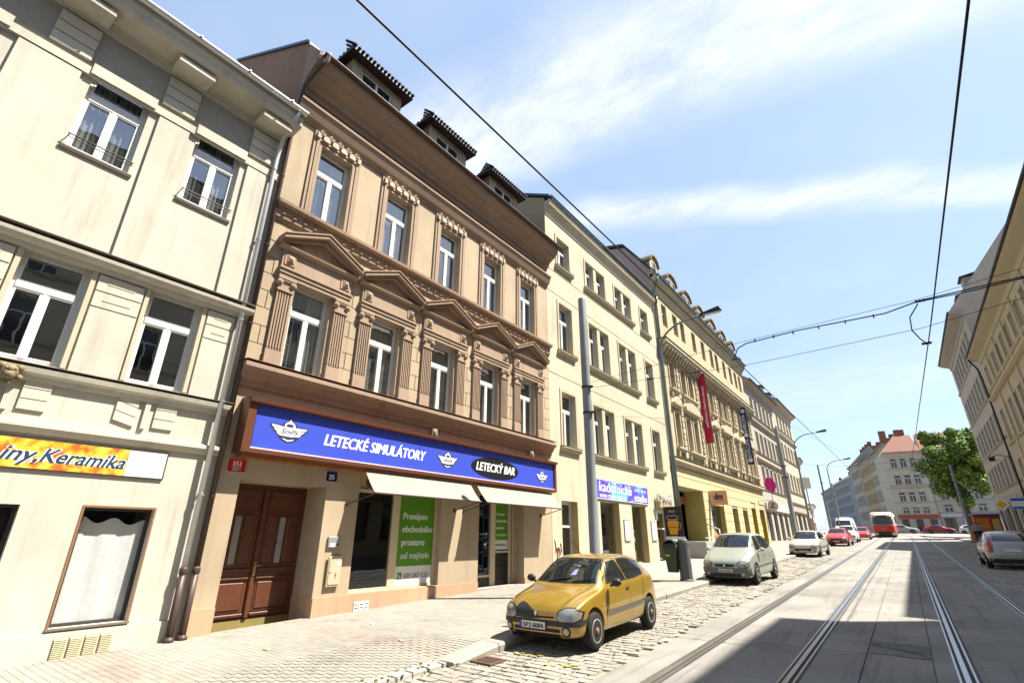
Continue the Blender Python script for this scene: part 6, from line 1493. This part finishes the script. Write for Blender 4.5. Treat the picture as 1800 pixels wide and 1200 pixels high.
def grilles(decal, BM, zf, w_=.36, z0=.26):
    decal('lower_grille', PTX, [(-.46, z0), (.46, z0)], [(-.46, z0 + .05), (.46, z0 + .05)], 'f', .008, 14, 2); decal('lower_grille', PTX, [(-.46, z0 + .075), (.46, z0 + .075)], [(-.46, z0 + .125), (.46, z0 + .125)], 'f', .008, 14, 2)


# the yellow hatchback in front
t, dc_, bv = car('golden yellow three-door hatchback parked in front of the tan house', 'yellow_hatchback', (-5.21, 7.62, gz(7.62) + .012), 0, HATCH, YEL_P, (.965, .925, .965), plate='5P2 6004', sub=3)
dc_('bumper_strip', BLKP, [(-.76, .405), (-.5, .40), (0, .40), (.5, .40), (.76, .405)], [(-.76, .475), (-.5, .48), (0, .48), (.5, .48), (.76, .475)], 'f', .016, 24, 3)
for s_ in ('s+', 's-'): dc_('bumper_strip', BLKP, [(.06, .41), (.36, .43)], [(.05, .475), (.36, .50)], s_, .014, 8, 2)
grilles(dc_, BLKP, .4, z0=.235)
dc_('hood_bra', BLKP, [(-.44, .50), (-.3, .49), (-.15, .487), (0, .49), (.06, .497)], [(-.42, .655), (-.37, .715), (-.25, .695), (-.1, .625), (.05, .53)], 'f', .009, 18, 8)
dc_('grille_slot', PTX, [(.06, .505), (.36, .515)], [(.04, .535), (.36, .54)], 'f', .01, 8, 2)
hh, nn, _, _ = bv.ray_cast(Vector((0.0, -3, .565)), Vector((0, 1, 0)))
MB().add([(.0, hh.y - .022, .53), (.035, hh.y - .02, .575), (.0, hh.y - .014, .62), (-.035, hh.y - .02, .575)], [(0, 1, 2, 3)]).obj('badge', CHR, t, fix=False)
plate(t, dc_, '5P2 6004', .345, .45, .26, bv, -.06)
for xw in (-.3, .2): MB().tube([(xw, .99, .985), (xw + .42, 1.1, 1.04)], .012, 5).obj('wiper', PTX, t)
MB().tube([(.0, 1.75, 1.40), (-.05, 1.6, 1.6), (-.15, 1.25, 1.78)], .006, 4).obj('aerial', PTX, t)
dc_('roof_rib', PTX, [(-.5, 1.78), (-.5, 3.0)], [(-.487, 1.78), (-.487, 3.0)], 'u', .003, 12, 1); dc_('roof_rib', PTX, [(.487, 1.78), (.487, 3.0)], [(.5, 1.78), (.5, 3.0)], 'u', .003, 12, 1)
dc_('hood_gap', PTX, [(-.60, .2), (-.66, .6), (-.70, .92)], [(-.594, .2), (-.654, .6), (-.694, .92)], 'u', .003, 12, 1); dc_('hood_gap', PTX, [(.594, .2), (.654, .6), (.694, .92)], [(.60, .2), (.66, .6), (.70, .92)], 'u', .003, 12, 1)
dc_('indicator', mat('indicator_orange', (.7, .18, .02), .3, 0), [(.93, .64), (.99, .645)], [(.93, .665), (.99, .67)], 's+', .01, 3, 2)
dc_('parking_card', mat('card_blue', (.25, .3, .6), .5, .05), [(.05, 1.07), (.17, 1.08)], [(.1, 1.16), (.16, 1.17)], 'f', .008, 3, 3)

t, dc_, bv = car('pale silver-green people carrier parked behind the yellow car', 'people_carrier', (-5.2, 18.85, gz(18.85) + .01), R(-2), MPV, GRN_P, (.98, .97, .98), arches=(.78, 3.36), wr=.31, kind='mpv', bumper=mat('grey_bumper', (.14, .14, .12), .5, .05))
GB_ = mat('grey_bumper', (.14, .14, .12))
dc_('bumper', GB_, [(-.8, .26), (0, .25), (.8, .26)], [(-.8, .53), (0, .545), (.8, .53)], 'f', .014, 24, 5)
dc_('upper_grille', PTX, [(-.32, .57), (0, .56), (.32, .57)], [(-.32, .63), (0, .645), (.32, .63)], 'f', .012, 10, 3)
dc_('lower_grille', PTX, [(-.5, .28), (.5, .28)], [(-.5, .36), (.5, .36)], 'f', .02, 10, 2); plate(t, dc_, '5L4 8595', .4, .5, .26, bv, 0)
hh, nn, _, _ = bv.ray_cast(Vector((0.0, -3, .6)), Vector((0, 1, 0))); MB().add([(.0, hh.y - .03, .55), (.045, hh.y - .028, .605), (.0, hh.y - .024, .66), (-.045, hh.y - .028, .605)], [(0, 1, 2, 3)]).obj('badge', CHR, t, fix=False)

t, dc_, bv = car('pale beige hatchback parked behind the people carrier', 'beige_hatchback', (-5.3, 36.2, gz(36.2) + .01), R(-3), HATCH, BEI_P, 1.03, bumper=BEI_P)
dc_('lower_grille', PTX, [(-.42, .32), (0, .3), (.42, .32)], [(-.46, .46), (0, .45), (.46, .46)], 'f', .012, 12, 3); plate(t, dc_, '2A7 4410', .26, .35, .25, bv, 0)
t, dc_, bv = car('red saloon parked behind the beige hatchback', 'red_saloon', (-5.2, 54.0, gz(54) + .01), R(-2), SEDAN, RED_P, 1.03, arches=(.8, 3.4), wr=.3, kind='sedan')
dc_('upper_grille', PTX, [(-.36, .49), (.36, .49)], [(-.38, .57), (.38, .57)], 'f', .012, 10, 3); dc_('bumper', BLKP, [(-.76, .25), (.76, .25)], [(-.76, .44), (.76, .44)], 'f', .014, 16, 4); plate(t, dc_, '4S1 7712', .33, .42, .25, bv, 0)
car('white estate car parked between the red saloon and the van', 'white_car', (-5.15, 64.0, gz(64) + .01), R(-1), MPV, WHT_P, 1.0, arches=(.78, 3.36), wr=.3, kind='mpv', detail=False)
car('white high-roofed van at the back of the parked row', 'white_van', (-6.0, 72.5, gz(72.5) + .01), R(-1), VAN, WHT_P, 1.05, arches=(.85, 3.9), wr=.33, kind='van', detail=False)
car('small red car peeping out behind the white estate', 'red_car', (-4.5, 75.5, gz(75.5) + .01), 0, HATCH, RED_P, 1.0, detail=False)
# on the right, rear towards the camera
t, dc_, bv = car('champagne hatchback seen from behind in the shade on the right', 'champagne_hatchback', (3.3, 34.2, gz(34.2) + .01), math.pi, HATCH, SIL_P, (1.08, 1.05, 1.05), bumper=SIL_P)
dc_('number_plate', PLATE, [(-.24, .66), (.24, .66)], [(-.24, .76), (.24, .76)], 'r', .02, 4, 2); dc_('rear_bumper', BLKP, [(-.7, .28), (.7, .28)], [(-.7, .4), (.7, .4)], 'r', .014, 12, 3)
for s_ in (-1, 1): dc_('pillar_light', RED, [(s_ * .56, .86), (s_ * .7, .86)], [(s_ * .5, 1.2), (s_ * .58, 1.2)], 'r', .012, 4, 6)
# far cars across the end of the street
car('grey estate car standing crosswise before the corner house', 'grey_estate', (1.6, 117, gz(117) + .02), R(80), SEDAN, mat('mid_grey_paint', (.3, .29, .28), .35, .03, coat=.4), 1.05, arches=(.8, 3.4), wr=.3, kind='sedan', detail=False)
car('dark red car standing beside the grey estate', 'dark_red_car', (6.6, 117.5, gz(117) + .02), R(80), SEDAN, mat('dark_red_paint', (.28, .02, .025), .35, .03, coat=.4), 1.0, arches=(.8, 3.4), wr=.3, kind='sedan', detail=False)
car('small white car far right under the tree', 'white_hatchback', (10.2, 108, gz(108) + .02), R(75), HATCH, WHT_P, 1.0, detail=False)

# ================================================================== tram


def tram():
    t = thing('tram', 'red and cream tram coming down the left track', 'tram', (-2.5, 87.0, gz(87)))
    t.rotation_euler = (math.atan(SL), 0, 0); t.scale = (1.06, 1, 1.04)
    TR = mat('tram_red', (.50, .035, .02), .35, .05, 1.5, coat=.4); TC = mat('tram_cream', (.72, .66, .5), .4, .05, 1.5)

    def sect(y, wd, z0, z1, r=.25):
        n = 5; pts = [(-wd, z0), (wd, z0)] + [(wd - r + r * math.cos(a), z1 - r + r * math.sin(a)) for a in [math.pi / 2 * i / n for i in range(n + 1)]] + [(-wd + r * math.cos(math.pi - a) + r - (0), z1 - r + r * math.sin(math.pi - a)) for a in [math.pi / 2 - math.pi / 2 * i / n for i in range(n + 1)]]
        return [(x, y, z) for x, z in pts]

    def loft(nm, mt_, secs, par=t):
        b = MB(); k = len(secs[0])
        for s_ in secs: b.v += s_
        for i in range(len(secs) - 1):
            for j in range(k): b.f.append((i * k + j, i * k + (j + 1) % k, (i + 1) * k + (j + 1) % k, (i + 1) * k + j))
        b.f.append(tuple(range(k - 1, -1, -1))); b.f.append(tuple((len(secs) - 1) * k + j for j in range(k)))
        return smooth_by_angle(b.obj(nm, mt_, par), 35)
    loft('lower_body', TR, [sect(0, .8, .75, 1.45, .05), sect(.12, 1.05, .6, 1.47, .05), sect(.5, 1.22, .55, 1.48, .05), sect(1.2, 1.25, .55, 1.48, .05), sect(13.5, 1.25, .55, 1.48, .05), sect(14, 1.0, .6, 1.47, .05)])
    loft('upper_body', TC, [sect(.12, .82, 1.485, 2.7, .3), sect(.3, 1.05, 1.485, 2.9, .3), sect(.7, 1.2, 1.485, 3.05, .32), sect(1.4, 1.24, 1.485, 3.1, .32), sect(13.4, 1.24, 1.485, 3.1, .32), sect(13.9, 1.0, 1.485, 2.9, .3)])
    box('windscreen', GLC, t, -.84, .84, .06, .14, 1.56, 2.52); box('destination_box', DARK, t, -.55, .55, .08, .16, 2.5, 2.72)
    for s_ in (-1, 1):
        MB().add([(s_ * .86, .09, 1.56), (s_ * 1.12, .33, 1.56), (s_ * 1.08, .35, 2.5), (s_ * .85, .11, 2.5)], [(0, 1, 2, 3)]).obj('corner_window', GLC, t, fix=False)
        for k in range(9): box('side_window', GLC, t, s_ * 1.246 - .006, s_ * 1.246 + .006, 1.3 + k * 1.33, 2.4 + k * 1.33, 1.62, 2.55)
        MB().lathe([(.13, 0), (.13, -.05), (.09, -.06)], (s_ * .58, .1, 1.08), 'y', 14).obj('headlight_rim', CHR, t); MB().lathe([(.1, 0), (.08, -.03)], (s_ * .58, .035, 1.08), 'y', 14).obj('headlight', emis('tram_lamp', (1, .92, .75), 3.0), t)
        box('skirt', TC, t, s_ * .95 - .25, s_ * .95 + .25, .12, .3, .3, .58)
    box('front_bumper', DARK, t, -.62, .62, -.05, .25, .3, .58); text('8210', .16, mat('tram_gold', (.7, .5, .1), .4, 0), t, (0, -.012, 1.08), face='-y')
    box('underframe', DARK, t, -1.1, 1.1, .3, 13.8, .12, .54)
    MB().tube([(0, 5, 3.12), (.3, 6.2, 3.9), (0, 5.2, 4.6)], .03, 6).tube([(-.7, 5.2, 4.6), (.7, 5.2, 4.6)], .03, 6).obj('pantograph', DARK, t)


tram()

# ================================================================== tree


def leafy_tree(label, x, y, H, cz, rx, ry, rz, n=9000, seed=3):
    rr = random.Random(seed); g = gz(y); t = thing('leafy_tree', label, 'tree', (x, y, g))
    BK = mat('bark', (.09, .07, .05), .95, .3, 8, bump=.6, bscale=20); b = MB()
    b.tube([(0, 0, -.1), (.05, 0, cz * .3), (0, .1, cz * .6), (.1, 0, cz)], [.26, .21, .17, .1], 10)
    for k in range(9):
        a = k * 2.4; e = Vector((math.cos(a) * rx * .65, math.sin(a) * ry * .65, cz + rr.uniform(-.2, .5) * rz)); b.tube([(0, 0, cz * (.45 + .05 * k)), tuple(e * .5 + Vector((0, 0, cz * .35))), tuple(e)], [.1, .06, .02], 6)
    b.obj('trunk', BK, t, smooth=True)
    clumps = []
    for k in range(52):
        while True:
            p = Vector((rr.uniform(-1, 1), rr.uniform(-1, 1), rr.uniform(-1, 1)))
            if .35 < p.length < 1: break
        if p.z < -.3 and abs(p.x) > .75: p.x *= .7
        clumps.append((Vector((p.x * rx, p.y * ry, cz + p.z * rz)), rr.uniform(.6, 1.35)))
    for nm, cc, frac in (('crown', (.10, .18, .03), .5), ('crown_light', (.24, .36, .06), .5)):
        lm = mat('leaf_' + nm, cc, .6, .25, 1.2, spec=.35, rnd=.4, attr=True); lm.node_tree.nodes['Principled BSDF'].inputs['Transmission Weight'].default_value = 0
        b = MB()
        for k in range(int(n * frac)):
            c, r_ = rr.choice(clumps); d = Vector((rr.gauss(0, 1), rr.gauss(0, 1), rr.gauss(0, 1))).normalized() * r_ * rr.uniform(.45, 1.0); p = c + d
            s_ = rr.uniform(.08, .22); u = Vector((rr.gauss(0, 1), rr.gauss(0, 1), rr.gauss(0, .6))).normalized(); v = u.cross(d.normalized() + Vector((rr.uniform(-.5, .5), rr.uniform(-.5, .5), rr.uniform(-.2, .8)))).normalized()
            b.quad(p - u * s_, p - v * s_ * .6, p + u * s_, p + v * s_ * .6)
        o = b.obj(nm, lm, t, fix=False); rnd_attr(o.data, [rr.random() for _ in b.f]); stuff(o)


leafy_tree('bushy green street tree before the right-hand houses', 6.2, 82, 13, 9.0, 3.3, 3.2, 5.0, 32000)

# ================================================================== people on the right pavement


def person(label, x, y, top, trousers, h=1.75, turn=0.0, stride=.12, bag=None):
    g = gz(y) + .12; t = thing('person', label, 'person', (x, y, g), turn)
    J = {'pel': (0, 0, .95), 'chest': (0, .01, 1.28), 'neck': (0, .0, 1.47), 'chin': (0, -.01, 1.53), 'head': (0, -.02, 1.64), 'crown': (0, -.01, 1.73),
         'shL': (-.19, 0, 1.41), 'elL': (-.25, .03, 1.15), 'haL': (-.24, -.08, .92), 'shR': (.19, 0, 1.41), 'elR': (.25, .02, 1.15), 'haR': (.24, -.1, .94),
         'hiL': (-.1, 0, .9), 'knL': (-.11, -stride * .6, .5), 'anL': (-.11, -stride, .08), 'toL': (-.12, -stride - .17, .03), 'hiR': (.1, 0, .9), 'knR': (.11, stride * .3, .5), 'anR': (.11, stride, .08), 'toR': (.12, stride - .17, .03)}
    E_ = [('pel', 'chest'), ('chest', 'neck'), ('neck', 'chin'), ('chin', 'head'), ('head', 'crown'), ('chest', 'shL'), ('shL', 'elL'), ('elL', 'haL'), ('chest', 'shR'), ('shR', 'elR'), ('elR', 'haR'), ('pel', 'hiL'), ('hiL', 'knL'), ('knL', 'anL'), ('anL', 'toL'), ('pel', 'hiR'), ('hiR', 'knR'), ('knR', 'anR'), ('anR', 'toR')]
    Rd = dict(pel=.15, chest=.16, neck=.055, chin=.065, head=.095, crown=.06, shL=.07, shR=.07, elL=.047, elR=.047, haL=.035, haR=.035, hiL=.09, hiR=.09, knL=.06, knR=.06, anL=.042, anR=.042, toL=.035, toR=.035)
    nm = list(J); me = bpy.data.meshes.new('body'); me.from_pydata([J[k] for k in nm], [(nm.index(a), nm.index(c)) for a, c in E_], []); o = bpy.data.objects.new('tmp', me); COL.objects.link(o)
    sk = o.modifiers.new('s', 'SKIN')
    for i, k in enumerate(nm): me.skin_vertices[0].data[i].radius = (Rd[k], Rd[k] * (.72 if k in ('pel', 'chest') else 1)); me.skin_vertices[0].data[i].use_root = (k == 'pel')
    sb = o.modifiers.new('u', 'SUBSURF'); sb.levels = 2
    dg = bpy.context.evaluated_depsgraph_get(); dg.update(); m2 = bpy.data.meshes.new_from_object(o.evaluated_get(dg)); bpy.data.objects.remove(o)
    m2.materials.clear()
    for c in (mat('skin', (.42, .25, .17), .6, .05), mat('top_' + label[:6], top, .85, .1), mat('trousers_' + label[:6], trousers, .85, .1), mat('hair_dark', (.04, .025, .018), .7, .2), mat('shoe', (.03, .03, .03), .6, .1)): m2.materials.append(c)
    for p in m2.polygons:
        c = p.center; z = c.z; p.use_smooth = True
        p.material_index = 4 if z < .09 else 2 if z < .96 and abs(c.x) < .2 else 3 if (z > 1.66 or (z > 1.56 and c.y > .02)) else 0 if (z > 1.47 or (abs(c.x) > .2 and z < 1.1)) else 1
    link('body', m2, t)
    if bag: bevelled('shoulder_bag', mat('bag', bag, .7, .1), t, .22, .34, -.16, .12, .78, 1.08, .03, 2)
    t.scale = (h / 1.78,) * 3


person('person in a pale top and dark trousers walking on the right pavement', 4.95, 63.5, (.5, .47, .44), (.02, .02, .025), 1.8, R(20))
person('person in a red jacket beside the one in the pale top', 5.35, 65.5, (.4, .05, .05), (.03, .03, .04), 1.72, R(-150), bag=(.05, .04, .03))
t = thing('red_kiosk', 'red and orange kiosk stall on the right pavement under the tree', 'kiosk', (6.6, 70.5, gz(70.5) + .12)); bevelled('stall_body', mat('kiosk_red', (.42, .05, .03), .6, .1), t, -1.0, 1.0, 0, 2.2, 0, 2.4, .03, 1); bevelled('orange_front', mat('kiosk_orange', (.6, .2, .04), .6, .1), t, -.9, .1, -.03, -.005, .9, 2.1, .01, 1); bevelled('yellow_panel', mat('kiosk_yellow', (.6, .42, .1), .6, .1), t, .3, .85, -.03, -.005, .8, 2.0, .01, 1); bevelled('kiosk_roof', mat('kiosk_roof', (.3, .3, .3), .7, .1), t, -1.2, 1.2, -.3, 2.3, 2.4, 2.5, .02, 1)
t = thing('waste_post', 'short orange-red post bin by the walkers on the right pavement', 'bin', (4.95, 66.0, gz(66) + .12)); MB().lathe([(.16, 0), (.18, .9), (.2, .95), (.1, 1.05)], (0, 0, 0), 'z', 12).obj('bin_body', mat('bin_orange', (.55, .12, .03), .5, .08), t); MB().lathe([(.185, .7), (.185, .8)], (0, 0, 0), 'z', 12).obj('bin_band', DARK, t)
t = thing('shop_awning', 'blue and white shop awning far right beneath the tree', 'awning', (10.5, 118, gz(118))); MB().prof([(-2.5, 3.2), (2.5, 3.2), (2.5, 2.4), (-2.5, 2.4)], -1, 0).obj('canopy', mat('awning_blue', (.2, .32, .6), .7, .1), t); MB().box(-2.4, 2.4, .2, .4, 0, 3.0).obj('shop_front', PW_, t)
